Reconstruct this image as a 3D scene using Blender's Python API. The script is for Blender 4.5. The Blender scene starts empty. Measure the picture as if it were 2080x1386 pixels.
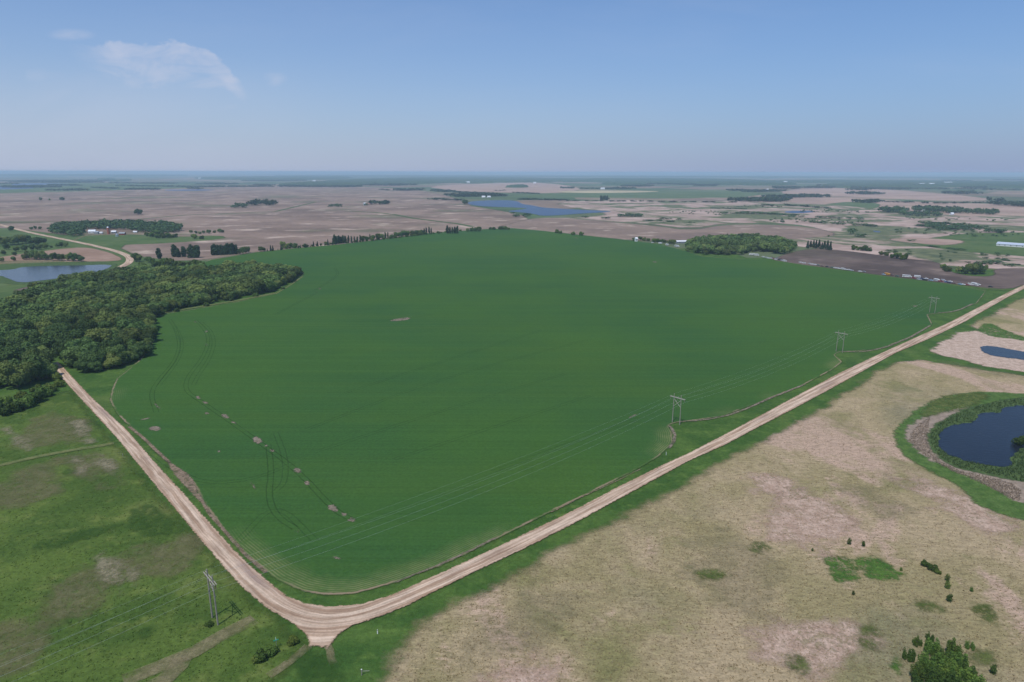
import bpy, math, random
import numpy as np
from mathutils import Vector
C = bpy.context.scene.collection
S = bpy.context.scene
R = math.radians
rng = np.random.default_rng(7)
random.seed(7)

# ---------------------------------------------------------------- camera
F, PITCH, H = 1370.0, R(14.06), 120.0          # focal length in photo pixels, pitch down, flying height (m)
cd = bpy.data.cameras.new('camera'); cam = bpy.data.objects.new('camera', cd); C.objects.link(cam)
cam.location = (0, 0, H)
ROLL = R(0.1)
cam.rotation_euler = (math.pi/2 - PITCH, 0, 0)
cam.rotation_euler.rotate_axis('Z', ROLL)
cd.sensor_width = 36; cd.lens = 36*F/2080; cd.clip_start = 1; cd.clip_end = 95000
S.camera = cam
MROT = np.array(cam.rotation_euler.to_matrix())

# ---------------------------------------------------------------- sky, sun, exposure
SUN_EL, SUN_AZ = R(63), R(210)                # azimuth clockwise from +Y
world = bpy.data.worlds.new('World'); S.world = world; world.use_nodes = True
wn = world.node_tree; wn.nodes.clear()
def wnode(t, **k):
    n = wn.nodes.new(t)
    for a, v in k.items(): setattr(n, a, v)
    return n
sky = wnode('ShaderNodeTexSky', sky_type='NISHITA', sun_disc=False, sun_elevation=SUN_EL, sun_rotation=SUN_AZ,
            altitude=300, air_density=1.0, dust_density=0.5, ozone_density=1.5)
bg = wnode('ShaderNodeBackground'); wo = wnode('ShaderNodeOutputWorld')
bg.inputs['Strength'].default_value = 0.1
wn.links.new(bg.outputs[0], wo.inputs[0])
def wmath(op, a, b=None, c=None, clamp=False):
    n = wnode('ShaderNodeMath', operation=op, use_clamp=clamp)
    for i, x in enumerate((a, b, c)):
        if x is None: continue
        if hasattr(x, 'is_output'): wn.links.new(x, n.inputs[i])
        else: n.inputs[i].default_value = x
    return n.outputs[0]
wtc = wnode('ShaderNodeTexCoord'); wsep = wnode('ShaderNodeSeparateXYZ')
wn.links.new(wtc.outputs['Generated'], wsep.inputs[0])
ysafe = wmath('MAXIMUM', wsep.outputs[1], 0.05)
az = wmath('DIVIDE', wsep.outputs[0], ysafe); el = wmath('DIVIDE', wsep.outputs[2], ysafe)
def wnoise(sx, sy, scale, detail, rough, off=0.0, dist=0.0):
    cmb = wnode('ShaderNodeCombineXYZ')
    wn.links.new(wmath('MULTIPLY', az, sx), cmb.inputs[0]); wn.links.new(wmath('MULTIPLY', el, sy), cmb.inputs[1])
    cmb.inputs[2].default_value = off
    n = wnode('ShaderNodeTexNoise'); n.inputs['Scale'].default_value = scale; n.inputs['Detail'].default_value = detail
    n.inputs['Roughness'].default_value = rough; n.inputs['Distortion'].default_value = dist
    wn.links.new(cmb.outputs[0], n.inputs['Vector']); return n.outputs[0]
def wmap(x, a, b, lo, hi, smooth=True):
    n = wnode('ShaderNodeMapRange', interpolation_type='SMOOTHSTEP' if smooth else 'LINEAR')
    wn.links.new(x, n.inputs[0])
    for i, v in zip((1, 2, 3, 4), (a, b, lo, hi)): n.inputs[i].default_value = v
    return n.outputs[0]
# a bank of thin cumulus to the left: its upper edge follows an arc, it frays out below
CX0, CX1 = -0.590, -0.368
t = wmath('MAXIMUM', wmath('ADD', az, 0.455), 0.0)
arc = wmath('ADD', wmath('MULTIPLY', wmath('MULTIPLY', t, t), -8.5), 0.1735)
warp = wmath('MULTIPLY', wmath('SUBTRACT', wnoise(1, 1.4, 20, 7, .62, 3.1, .35), 0.5), 0.034)
below = wmath('ADD', wmath('SUBTRACT', arc, el), warp)           # >0 under the cloud's top edge
core = wmath('MULTIPLY', wmap(below, 0.0, 0.006, 0, 1), wmap(below, 0.014, 0.044, 1, 0))
span = wmath('MULTIPLY', wmap(wmath('ADD', az, warp), CX0-.03, CX0+.05, 0, 1), wmap(wmath('ADD', az, warp), CX1-.03, CX1+.006, 1, 0))
tex = wmap(wnoise(1, 2.6, 11, 7, .62, 1.7, .6), .28, .60, .30, 1)
cloud1 = wmath('MULTIPLY', wmath('MULTIPLY', core, span), tex)
veil_b = wmath('MULTIPLY', wmap(below, 0.0, 0.03, 0, 1), wmap(below, 0.035, 0.115, 1, 0))
cloud2 = wmath('MULTIPLY', wmath('MULTIPLY', veil_b, span), wmap(wnoise(1, 3.2, 8, 7, .66, 5.2, .8), .36, .70, 0, .8))
# scraps: a small wisp right of the bank and a strip left of it, plus a very thin veil all over
def wisp(cx, cy, rx, ry, seed, amt):
    dx = wmath('DIVIDE', wmath('SUBTRACT', az, cx), rx); dy = wmath('DIVIDE', wmath('SUBTRACT', el, cy), ry)
    d = wmath('SQRT', wmath('ADD', wmath('MULTIPLY', dx, dx), wmath('MULTIPLY', dy, dy)))
    return wmath('MULTIPLY', wmap(d, .15, 1, 1, 0), wmap(wnoise(1, 2.5, 14, 6, .62, seed, .5), .32, .7, 0, amt))
cl = wmath('MAXIMUM', cloud1, cloud2)
for w in (wisp(-.335, .125, .030, .016, 9.0, .5), wisp(-.605, .182, .04, .010, 4.0, .6), wisp(-.70, .128, .14, .018, 6.0, .34), wisp(-.75, .17, .06, .03, 8.0, .3)):
    cl = wmath('MAXIMUM', cl, w)
left_veil = wmath('MULTIPLY', wmath('MULTIPLY', wmap(az, -.15, -.62, 0, 1), wmap(el, .17, .10, 0, 1)), wmap(wnoise(.8, 2.0, 4, 5, .6, 21.0, .4), .3, .7, .12, .42))
cl = wmath('MAXIMUM', cl, left_veil)
veil = wmath('MULTIPLY', wmap(wnoise(.7, 3.0, 3.0, 5, .6, 12.0, .3), .45, .85, 0, .16), wmap(el, 0.02, 0.2, .5, 1))
cl = wmath('MULTIPLY', wmath('MAXIMUM', cl, veil), 0.72)
hs = wnode('ShaderNodeHueSaturation'); hs.inputs['Saturation'].default_value = 1.0; hs.inputs['Value'].default_value = 1.0
wn.links.new(sky.outputs[0], hs.inputs['Color'])
tint = wnode('ShaderNodeMix', data_type='RGBA', blend_type='MULTIPLY'); tint.inputs[0].default_value = 1.0
wn.links.new(hs.outputs[0], tint.inputs[6]); tint.inputs[7].default_value = (.60, .90, 1.22, 1)
# the murk of a warm day: the low sky is milky, thinning with height
hz_f = wmath('MULTIPLY', wmath('EXPONENT', wmath('MULTIPLY', wmath('MAXIMUM', wsep.outputs[2], 0.0), -6.5)), 1.0, clamp=True)
milky = wnode('ShaderNodeMix', data_type='RGBA')
wn.links.new(hz_f, milky.inputs[0]); wn.links.new(tint.outputs[2], milky.inputs[6]); 
side = wnode('ShaderNodeMix', data_type='RGBA'); wn.links.new(wmap(az, -.45, .65, 0, 1), side.inputs[0])
side.inputs[6].default_value = (4.2, 4.75, 6.25, 1); side.inputs[7].default_value = (2.95, 3.65, 5.5, 1); wn.links.new(side.outputs[2], milky.inputs[7])
cmix = wnode('ShaderNodeMix', data_type='RGBA')
wn.links.new(cl, cmix.inputs[0]); wn.links.new(milky.outputs[2], cmix.inputs[6]); cmix.inputs[7].default_value = (5.3, 5.85, 7.35, 1)
wn.links.new(cmix.outputs[2], bg.inputs['Color'])

sl = bpy.data.lights.new('sun', 'SUN'); sun = bpy.data.objects.new('sun', sl); C.objects.link(sun)
sl.energy = 3.3; sl.angle = R(0.6); sl.color = (1, .95, .88)
sdir = Vector((-math.sin(SUN_AZ)*math.cos(SUN_EL), -math.cos(SUN_AZ)*math.cos(SUN_EL), -math.sin(SUN_EL)))
sun.rotation_euler = sdir.to_track_quat('-Z', 'Y').to_euler()
S.view_settings.view_transform = 'Standard'; S.view_settings.look = 'None'
S.view_settings.exposure = 0.0; S.view_settings.gamma = 1.0; S.view_settings.use_curve_mapping = False
S.render.engine = 'CYCLES'
S.cycles.use_denoising = True; S.cycles.max_bounces = 5; S.cycles.transparent_max_bounces = 16
S.cycles.volume_bounces = 1

# ---------------------------------------------------------------- helpers
def at(u, v, z=0.0):                          # photo pixel -> point of the plain
    d = MROT @ np.array([(u-1040)/F, (693-v)/F, -1.0])
    t = (z-H)/d[2]
    return np.array([d[0]*t, d[1]*t])
def pts(l): return np.array([at(u, v) for u, v in l])
def mpp(p): return math.hypot(math.hypot(p[0], p[1]), H)/F       # metres per photo pixel there
def tag(o, label=None, cat=None, group=None, kind=None):
    if label: o['label'] = label
    if cat: o['category'] = cat
    if group: o['group'] = group
    if kind: o['kind'] = kind
    return o
def link(name, me, parent=None, loc=None):
    o = bpy.data.objects.new(name, me); C.objects.link(o)
    if parent: o.parent = parent
    if loc is not None: o.location = loc
    return o
def empty(name, loc, rz=0.0, sc=1.0):
    o = link(name, None, None, loc); o.rotation_euler = (0, 0, rz); o.scale = (sc, sc, sc) if not hasattr(sc, '__len__') else sc
    o.empty_display_size = .5
    return o
def mesh_np(name, V, Fc, mat=None, attrs=None, smooth=False):
    me = bpy.data.meshes.new(name)
    V = np.asarray(V, dtype=np.float32); Fc = np.asarray(Fc, dtype=np.int32)
    nf, k = Fc.shape
    me.vertices.add(len(V)); me.vertices.foreach_set('co', V.ravel())
    me.loops.add(nf*k); me.loops.foreach_set('vertex_index', Fc.ravel())
    me.polygons.add(nf); me.polygons.foreach_set('loop_start', np.arange(nf, dtype=np.int32)*k)
    me.polygons.foreach_set('loop_total', np.full(nf, k, dtype=np.int32))
    if smooth: me.polygons.foreach_set('use_smooth', np.ones(nf, dtype=bool))
    for n, a in (attrs or {}).items():
        at_ = me.attributes.new(n, 'FLOAT', 'POINT'); at_.data.foreach_set('value', np.asarray(a, dtype=np.float32))
    me.update(calc_edges=True)
    if mat: me.materials.append(mat)
    return me

class MB:                                     # collects boxes, tubes, extrusions into one mesh
    def __init__(s): s.v = []; s.f = []
    def add(s, v, f):
        b = len(s.v); s.v += [tuple(x) for x in v]; s.f += [tuple(i+b for i in q) for q in f]
    def box(s, c, d, rz=0.0):
        cx, cy, cz = c; dx, dy, dz = (x/2 for x in d); cs, sn = math.cos(rz), math.sin(rz)
        v = [(cx+x*cs-y*sn, cy+x*sn+y*cs, cz+z) for x, y, z in ((-dx,-dy,-dz),(dx,-dy,-dz),(dx,dy,-dz),(-dx,dy,-dz),(-dx,-dy,dz),(dx,-dy,dz),(dx,dy,dz),(-dx,dy,dz))]
        s.add(v, [(3,2,1,0),(4,5,6,7),(0,1,5,4),(1,2,6,5),(2,3,7,6),(3,0,4,7)])
    def tube(s, path, r, n=8, r2=None):
        P = [Vector(p) for p in path]; m = len(P); rings = []
        for i, p in enumerate(P):
            d = (P[min(i+1, m-1)]-P[max(i-1, 0)]).normalized()
            a = d.orthogonal().normalized(); b = d.cross(a)
            rr = r if r2 is None else r+(r2-r)*i/(m-1)
            rings.append([p+(a*math.cos(2*math.pi*k/n)+b*math.sin(2*math.pi*k/n))*rr for k in range(n)])
        base = [q for ring in rings for q in ring]; f = []
        for i in range(m-1):
            for k in range(n): f.append((i*n+k, i*n+(k+1) % n, (i+1)*n+(k+1) % n, (i+1)*n+k))
        f.append(tuple(range(n-1, -1, -1))); f.append(tuple((m-1)*n+k for k in range(n)))
        s.add(base, f)
    def extrude_y(s, prof, y0, y1):           # closed profile in x,z
        n = len(prof); v = [(x, y0, z) for x, z in prof]+[(x, y1, z) for x, z in prof]
        f = [(i, (i+1) % n, n+(i+1) % n, n+i) for i in range(n)]
        f += [tuple(range(n-1, -1, -1)), tuple(range(n, 2*n))]
        s.add(v, f)
    def mesh(s, name, mat):
        me = bpy.data.meshes.new(name); me.from_pydata(s.v, [], s.f); me.update()
        if mat: me.materials.append(mat)
        return me
    def build(s, name, mat, parent=None): return link(name, s.mesh(name, mat), parent)

# ---- node helper
class NT:
    def __init__(s, name):
        s.m = bpy.data.materials.new(name); s.m.use_nodes = True; s.t = s.m.node_tree; s.t.nodes.clear()
        s.out = s.t.nodes.new('ShaderNodeOutputMaterial')
        g = s.t.nodes.new('ShaderNodeNewGeometry'); s.pos = g.outputs['Position']
    def n(s, t, **k):
        x = s.t.nodes.new(t)
        for a, v in k.items(): setattr(x, a, v)
        return x
    def L(s, a, b):
        if hasattr(a, 'is_output'): s.t.links.new(a, b)
        else: b.default_value = a
    def math(s, op, a, b=0.0, c=0.0, clamp=False):
        x = s.n('ShaderNodeMath', operation=op, use_clamp=clamp)
        for i, q in enumerate((a, b, c)): s.L(q, x.inputs[i])
        return x.outputs[0]
    def attr(s, name): return s.n('ShaderNodeAttribute', attribute_name=name).outputs['Fac']
    def vec(s, sc=(1, 1, 1), rot=0.0, src=None):
        x = s.n('ShaderNodeMapping'); s.t.links.new(src or s.pos, x.inputs[0])
        x.inputs['Rotation'].default_value = (0, 0, rot); x.inputs['Scale'].default_value = sc
        return x.outputs[0]
    def xyz(s, a, b, c=0.0):
        x = s.n('ShaderNodeCombineXYZ'); s.L(a, x.inputs[0]); s.L(b, x.inputs[1]); s.L(c, x.inputs[2]); return x.outputs[0]
    def noise(s, scale, detail=4, rough=.55, vec=None, dist=0.0, col=False):
        x = s.n('ShaderNodeTexNoise'); s.t.links.new(vec or s.pos, x.inputs['Vector'])
        x.inputs['Scale'].default_value = scale; x.inputs['Detail'].default_value = detail
        x.inputs['Roughness'].default_value = rough; x.inputs['Distortion'].default_value = dist
        return x.outputs[1 if col else 0]
    def map(s, v, a, b, lo=0.0, hi=1.0, smooth=True):
        x = s.n('ShaderNodeMapRange', interpolation_type='SMOOTHSTEP' if smooth else 'LINEAR')
        s.L(v, x.inputs[0]); s.L(a, x.inputs[1]); s.L(b, x.inputs[2]); s.L(lo, x.inputs[3]); s.L(hi, x.inputs[4])
        return x.outputs[0]
    def mix(s, f, a, b, blend='MIX'):
        x = s.n('ShaderNodeMix', data_type='RGBA', blend_type=blend)
        s.L(f, x.inputs[0])
        for q, i in ((a, 6), (b, 7)):
            if hasattr(q, 'is_output'): s.t.links.new(q, x.inputs[i])
            else: x.inputs[i].default_value = (*q, 1)
        return x.outputs[2]
    def ramp(s, f, stops):
        x = s.n('ShaderNodeValToRGB'); e = x.color_ramp.elements
        while len(e) < len(stops): e.new(.5)
        for el_, (p, c) in zip(e, stops): el_.position = p; el_.color = (*c, 1)
        s.t.links.new(f, x.inputs[0]); return x.outputs[0]
    def scale(s, col, f): # multiply colour by a scalar
        return s.mix(1.0, col, s.xyz(f, f, f), 'MULTIPLY')
    def bump(s, h, strength=.4, dist=.3):
        x = s.n('ShaderNodeBump'); x.inputs['Strength'].default_value = strength; x.inputs['Distance'].default_value = dist
        s.t.links.new(h, x.inputs['Height']); return x.outputs[0]
    def finish(s, col, rough=.95, spec=.05, normal=None, alpha=None, metallic=0.0, ior=None, trans=0.0):
        b = s.n('ShaderNodeBsdfPrincipled')
        if hasattr(col, 'is_output'): s.t.links.new(col, b.inputs['Base Color'])
        else: b.inputs['Base Color'].default_value = (*col, 1)
        s.L(rough, b.inputs['Roughness']); s.L(spec, b.inputs['Specular IOR Level']); b.inputs['Metallic'].default_value = metallic
        if ior: b.inputs['IOR'].default_value = ior
        if normal: s.t.links.new(normal, b.inputs['Normal'])
        o = b.outputs[0]
        if trans:
            tb = s.n('ShaderNodeBsdfTranslucent'); s.t.links.new(col, tb.inputs[0])
            ms = s.n('ShaderNodeMixShader'); ms.inputs[0].default_value = trans
            s.t.links.new(o, ms.inputs[1]); s.t.links.new(tb.outputs[0], ms.inputs[2]); o = ms.outputs[0]
        if alpha is not None:
            tr = s.n('ShaderNodeBsdfTransparent'); ms = s.n('ShaderNodeMixShader')
            s.t.links.new(alpha, ms.inputs[0]); s.t.links.new(tr.outputs[0], ms.inputs[1]); s.t.links.new(o, ms.inputs[2]); o = ms.outputs[0]
        s.t.links.new(o, s.out.inputs[0])
        return s.m
    def edge(s, width=1.0, amp=2.0, scale=.3, bias=0.0, top=1.0, amp2=0.0, scale2=.05, holes=0.0):
        """frayed border: the sheet thins out where the distance to its outline runs out"""
        d = s.attr('sdf')
        nz = s.math('MULTIPLY', s.math('SUBTRACT', s.noise(scale, 7, .68), .5), 2*amp)
        d = s.math('ADD', d, nz)
        if amp2: d = s.math('ADD', d, s.math('MULTIPLY', s.math('SUBTRACT', s.noise(scale2, 3, .55), .5), 2*amp2))
        a = s.map(d, bias-width, bias+width, 0.0, top)
        if holes: a = s.math('MULTIPLY', a, s.map(s.math('ADD', s.noise(.55, 5, .7), s.math('MULTIPLY', s.noise(.12, 3, .6), .6)), .62, .86, 1-holes, 1))
        return a
def flat(name, col, rough=.6, spec=.3, metallic=0.0, wear=.12, scale=3.0):
    n = NT(name); tc = n.n('ShaderNodeTexCoord')
    c = n.scale(n.mix(0.0, col, col), n.map(n.noise(scale, 4, .6, tc.outputs['Object']), .25, .75, 1-wear, 1+wear, False))
    return n.finish(c, rough, spec, metallic=metallic)

# ---- signed distance to a polygon / polyline
def seg_dist(p, a, b):
    d = b-a; L2 = max(float(d@d), 1e-9)
    t = np.clip(((p-a)@d)/L2, 0, 1); q = p-(a+t[:, None]*d)
    return np.hypot(q[:, 0], q[:, 1]), t
def sdf_poly(p, poly):
    best = np.full(len(p), 1e9); ins = np.zeros(len(p), bool); n = len(poly)
    for i in range(n):
        a, b = poly[i], poly[(i+1) % n]
        d, _ = seg_dist(p, a, b); best = np.minimum(best, d)
        c = (a[1] > p[:, 1]) != (b[1] > p[:, 1])
        dy = b[1]-a[1] if abs(b[1]-a[1]) > 1e-9 else 1e-9
        ins ^= c & (p[:, 0] < (b[0]-a[0])*(p[:, 1]-a[1])/dy+a[0])
    return np.where(ins, best, -best)
def line_coords(p, line):
    best = np.full(len(p), 1e9); sgn = np.zeros(len(p)); al = np.zeros(len(p)); acc = 0.0
    for a, b in zip(line[:-1], line[1:]):
        d, t = seg_dist(p, a, b); L = np.hypot(*(b-a)); m = d < best
        cr = (b[0]-a[0])*(p[:, 1]-a[1])-(b[1]-a[1])*(p[:, 0]-a[0])
        best[m] = d[m]; sgn[m] = np.sign(cr[m]); al[m] = acc+t[m]*L; acc += L
    return best*sgn, al
def smooth(l, it=2, closed=True):
    P = np.asarray(l, float)
    for _ in range(it):
        Q = np.roll(P, -1, 0) if closed else P[1:]
        A = P if closed else P[:-1]
        N = np.empty((2*len(A), 2)); N[0::2] = .75*A+.25*Q; N[1::2] = .25*A+.75*Q
        P = N if closed else np.vstack([P[:1], N, P[-1:]])
    return P
def sheet(name, poly, mat, z, cell, fringe=2.0, extra=None, kind='structure', hmap=None, rot=0.0):
    """a sheet over a polygon, its vertices carrying the distance to the outline"""
    poly = np.asarray(poly, float); cs, sn = math.cos(rot), math.sin(rot)
    Rm = np.array([[cs, -sn], [sn, cs]]); pr = poly @ Rm
    lo = pr.min(0)-fringe-cell; hi = pr.max(0)+fringe+cell
    nx, ny = int((hi[0]-lo[0])/cell)+2, int((hi[1]-lo[1])/cell)+2
    gx, gy = np.meshgrid(lo[0]+np.arange(nx)*cell, lo[1]+np.arange(ny)*cell)
    p = np.stack([gx.ravel(), gy.ravel()], 1) @ Rm.T
    sd = sdf_poly(p, poly)
    k = (sd > -fringe).reshape(ny, nx)
    ck = k[:-1, :-1] | k[1:, :-1] | k[:-1, 1:] | k[1:, 1:]
    j, i = np.nonzero(ck)
    q = np.stack([j*nx+i, j*nx+i+1, (j+1)*nx+i+1, (j+1)*nx+i], 1)
    used, inv = np.unique(q, return_inverse=True); q = inv.reshape(q.shape)
    p = p[used]; sd = sd[used]
    zz = np.full(len(p), z) if hmap is None else z+hmap(p, sd)
    at_ = {'sdf': sd}
    if extra: at_.update(extra(p))
    o = link(name, mesh_np(name, np.column_stack([p, zz]), q, mat, at_))
    if kind: o['kind'] = kind
    return o
def ribbon(name, line, width, mat, z, kind='structure', jitter=0.0):
    L = np.asarray(line, float); seg = np.hypot(*np.diff(L, axis=0).T); s = np.r_[0, np.cumsum(seg)]
    n = max(4, int(s[-1]/max(2.0, width*1.2))); ss = np.linspace(0, s[-1], n)
    P = np.column_stack([np.interp(ss, s, L[:, 0]), np.interp(ss, s, L[:, 1])])
    if jitter: P += rng.normal(0, jitter, P.shape)
    T = np.gradient(P, axis=0); T /= np.linalg.norm(T, axis=1)[:, None]; N = np.column_stack([-T[:, 1], T[:, 0]])
    w = width/2
    V = np.concatenate([P-N*w, P, P+N*w]); sd = np.r_[np.zeros(n), np.full(n, w), np.zeros(n)]
    fade = np.minimum(np.minimum(ss, s[-1]-ss)*.5, w); sd = np.minimum(sd, np.tile(fade, 3))
    al = np.tile(ss, 3); ct = np.r_[np.full(n, -w), np.zeros(n), np.full(n, w)]
    q = [(r*n+i, r*n+i+1, (r+1)*n+i+1, (r+1)*n+i) for r in range(2) for i in range(n-1)]
    o = link(name, mesh_np(name, np.column_stack([V, np.full(len(V), z)]), q, mat, {'sdf': sd, 'ctr': ct, 'along': al}))
    if kind: o['kind'] = kind
    return o

ROADDIR = math.atan2(.684, .729)              # direction of the right-hand road
# ---------------------------------------------------------------- ground materials
def m_farmland():
    n = NT('far_farmland')
    v = n.n('ShaderNodeTexVoronoi', distance='CHEBYCHEV'); n.t.links.new(n.vec((1, .8, 1), -ROADDIR), v.inputs['Vector'])
    v.inputs['Scale'].default_value = .0016; v.inputs['Randomness'].default_value = .8
    sp = n.n('ShaderNodeSeparateColor'); n.t.links.new(v.outputs['Color'], sp.inputs[0])
    c = n.ramp(sp.outputs[0], [(.0, (.10, .13, .06)), (.3, (.075, .12, .05)), (.5, (.22, .16, .12)), (.7, (.30, .22, .16)), (.85, (.07, .11, .05)), (1, (.16, .17, .09))])
    c = n.scale(c, n.map(n.noise(.004, 5, .6), .3, .7, .7, 1.3, False))
    return n.finish(c)
def m_grass(name, lo, mid, hi, dry, dry_amt=.35, scale=1.0, bumpd=.25):
    n = NT(name)
    a = n.noise(.035*scale, 5, .6); b = n.noise(.6, 5, .65); c = n.noise(.012*scale, 3, .5); d = n.noise(2.2, 3, .7)
    col = n.mix(n.map(a, .35, .65), lo, mid)
    col = n.mix(n.map(n.noise(.09*scale, 4, .6), .5, .75), col, hi)
    col = n.mix(n.map(n.math('ADD', n.math('MULTIPLY', c, .6), n.math('MULTIPLY', a, .4)), .52, .68, 0, dry_amt), col, dry)
    col = n.scale(col, n.map(b, .25, .75, .68, 1.32, False))
    col = n.scale(col, n.map(d, .25, .75, .78, 1.22, False))
    return n.finish(col, normal=n.bump(n.math('ADD', b, d), .7, bumpd))
def m_pasture():
    return m_grass('pasture_grass', (.058, .104, .020), (.098, .148, .030), (.140, .180, .044), (.190, .175, .070), .55)
def m_verge():
    return m_grass('verge_grass', (.044, .098, .020), (.074, .136, .028), (.102, .168, .036), (.15, .16, .055), .3, 1.6)
def m_crop():
    n = NT('soy_crop'); d = n.attr('sdf')
    stre = n.noise(1, 4, .6, n.vec((.003, .06, 1), -ROADDIR))           # drill passes run with the road
    big = n.noise(.006, 4, .55); mid = n.noise(.03, 5, .6); fine = n.noise(.9, 3, .7)
    col = n.mix(n.map(big, .35, .65), (.037, .100, .025), (.049, .116, .022))
    col = n.mix(n.map(stre, .4, .7, 0, .5), col, (.056, .118, .022))
    col = n.mix(n.map(mid, .55, .8, 0, .35), col, (.033, .084, .016))
    pas = n.noise(1, 3, .6, n.vec((.0015, .30, 1), -ROADDIR)); pas2 = n.noise(1, 2, .5, n.vec((.004, .9, 1), -ROADDIR))
    col = n.scale(col, n.map(pas, .3, .7, .94, 1.06, False)); col = n.scale(col, n.map(pas2, .3, .7, .93, 1.07, False))
    col = n.mix(n.map(n.noise(.0035, 3, .5), .48, .66, 0, .3), col, (.062, .118, .018))
    col = n.scale(col, n.map(fine, .25, .75, .80, 1.20, False))
    fr = n.noise(.045, 3, .5)                                              # where the headland came up thin
    e = n.attr('thin')
    wave = n.math('SINE', n.math('MULTIPLY', n.math('ADD', d, n.math('MULTIPLY', fr, .6)), 2*math.pi/.95))
    rows = n.map(wave, -.3, .9)
    thin = n.math('MULTIPLY', e, n.map(n.noise(.12, 4, .6), .3, .6, .45, 1))
    bare = n.mix(n.noise(.7, 4, .6), (.30, .27, .13), (.36, .31, .19))
    col = n.mix(n.math('MULTIPLY', n.math('MULTIPLY', n.math('MULTIPLY', rows, thin), n.map(n.noise(.25, 4, .7), .3, .6, .25, 1)), .45), col, bare)
    col = n.mix(n.math('MULTIPLY', thin, .25), col, (.18, .21, .07))
    # dirt line along the border of the crop
    dn = n.math('ADD', d, n.math('MULTIPLY', n.math('SUBTRACT', n.noise(.35, 4, .6), .5), 1.6))
    dirt = n.math('MULTIPLY', n.map(dn, .1, .5), n.map(dn, .9, 1.5, 1, 0))
    dirt = n.math('MULTIPLY', dirt, n.map(n.noise(.05, 4, .6), .38, .6, .05, .8))
    col = n.mix(dirt, col, (.30, .215, .15))
    return n.finish(col, normal=n.bump(fine, .5, .2), alpha=n.edge(.4, .9, .5, .2))
def m_gravel():
    n = NT('gravel'); al = n.attr('along'); ct = n.math('ADD', n.attr('ctr'), n.math('MULTIPLY', n.math('SUBTRACT', n.noise(.07, 3, .6), .5), 1.6))
    ruts = n.noise(1, 4, .6, n.xyz(n.math('MULTIPLY', ct, .70), n.math('MULTIPLY', al, .022)))
    ruts2 = n.noise(1, 3, .6, n.xyz(n.math('MULTIPLY', ct, 2.1), n.math('MULTIPLY', al, .06), 7.0))
    col = n.mix(n.map(ruts, .36, .64), (.345, .232, .155), (.63, .485, .360))
    col = n.scale(col, n.map(ruts2, .3, .7, .80, 1.18, False))
    col = n.scale(col, n.map(n.noise(.10, 5, .7), .3, .7, .82, 1.14, False))
    col = n.scale(col, n.map(n.noise(1.6, 5, .7), .25, .75, .86, 1.14, False))
    dk = n.math('MULTIPLY', n.map(n.math('ABSOLUTE', n.math('SUBTRACT', ct, 1.2)), .0, 2.4, 1, 0), n.map(n.noise(.02, 2, .5), .52, .7, 0, .55))
    col = n.mix(dk, col, (.25, .18, .16))
    col = n.mix(n.map(n.attr('sdf'), .0, 1.2, .5, 0), col, (.42, .27, .17))
    return n.finish(col, normal=n.bump(n.noise(3, 4, .7), .3, .08), alpha=n.edge(.3, 1.0, .7, .2))
def m_meadow():
    n = NT('dry_meadow')
    w = n.noise(.02, 4, .6, col=True); v = n.vec((1, 1, 1))
    a = n.noise(.022, 6, .62, dist=.6); b = n.noise(.011, 4, .55); f = n.noise(.5, 5, .7, n.vec((.6, 1.5, 1), .3), .5); g = n.noise(1.7, 4, .75)
    col = n.mix(n.map(a, .38, .62), (.300, .250, .126), (.400, .312, .186))
    rag = n.math('MULTIPLY', n.math('SUBTRACT', n.math('ADD', f, n.noise(.16, 5, .7)), 1.0), .16)
    col = n.mix(n.map(n.math('ADD', n.noise(.016, 5, .62, n.vec((1, .55, 1), .2), 1.0), rag), .52, .60, 0, .9), col, (.47, .335, .245))
    col = n.mix(n.map(n.math('ADD', n.noise(.028, 5, .65, n.vec((1, .7, 1), 1.2), .7), rag), .49, .66, 0, .75), col, (.205, .195, .078))
    col = n.mix(n.map(b, .30, .45, .5, 0), col, (.215, .20, .135))
    col = n.mix(n.map(n.noise(.10, 5, .65), .60, .74, 0, .5), col, (.12, .13, .045))
    col = n.scale(col, n.map(f, .28, .72, .68, 1.32, False)); col = n.scale(col, n.map(g, .28, .72, .68, 1.32, False))
    return n.finish(col, normal=n.bump(n.math('ADD', f, g), .9, .35), alpha=n.edge(3.0, 6.0, .10, 0.0, amp2=5.0, scale2=.03))
def m_patch(name, c1, c2, width, amp, scale, top=1.0, amp2=0.0, rough=.25, holes=0.0):
    n = NT(name)
    col = n.mix(n.map(n.noise(.25, 5, .65), .35, .65), c1, c2)
    col = n.scale(col, n.map(n.noise(1.4, 4, .7), .25, .75, 1-rough, 1+rough, False))
    return n.finish(col, normal=n.bump(n.noise(1.2, 4, .7), .6, .25), alpha=n.edge(width, amp, scale, 0.0, top, amp2, .05, holes))
def m_plough(name, dark, mid, pale, green=.25, sc=1.0, ed=12.0, pale_amt=.8, streak=0.0):
    n = NT(name)
    a = n.noise(.0045*sc, 4, .55, n.vec((1, 1, 1), .3)); b = n.noise(.012*sc, 4, .55); c = n.noise(.006*sc, 3, .5, n.vec((1, 1.2, 1), 2))
    col = n.mix(n.map(a, .36, .62), dark, mid)
    col = n.mix(n.map(b, .54, .74, 0, pale_amt), col, pale)
    col = n.mix(n.map(n.noise(.0032*sc, 4, .6, n.vec((1, 1, 1), 1.3)), .52, .66, 0, green), col, (.105, .130, .060))
    col = n.scale(col, n.map(n.noise(.08, 4, .6), .3, .7, .86, 1.14, False))
    return n.finish(col, alpha=n.edge(ed*.4, ed*.5, .02))
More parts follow.
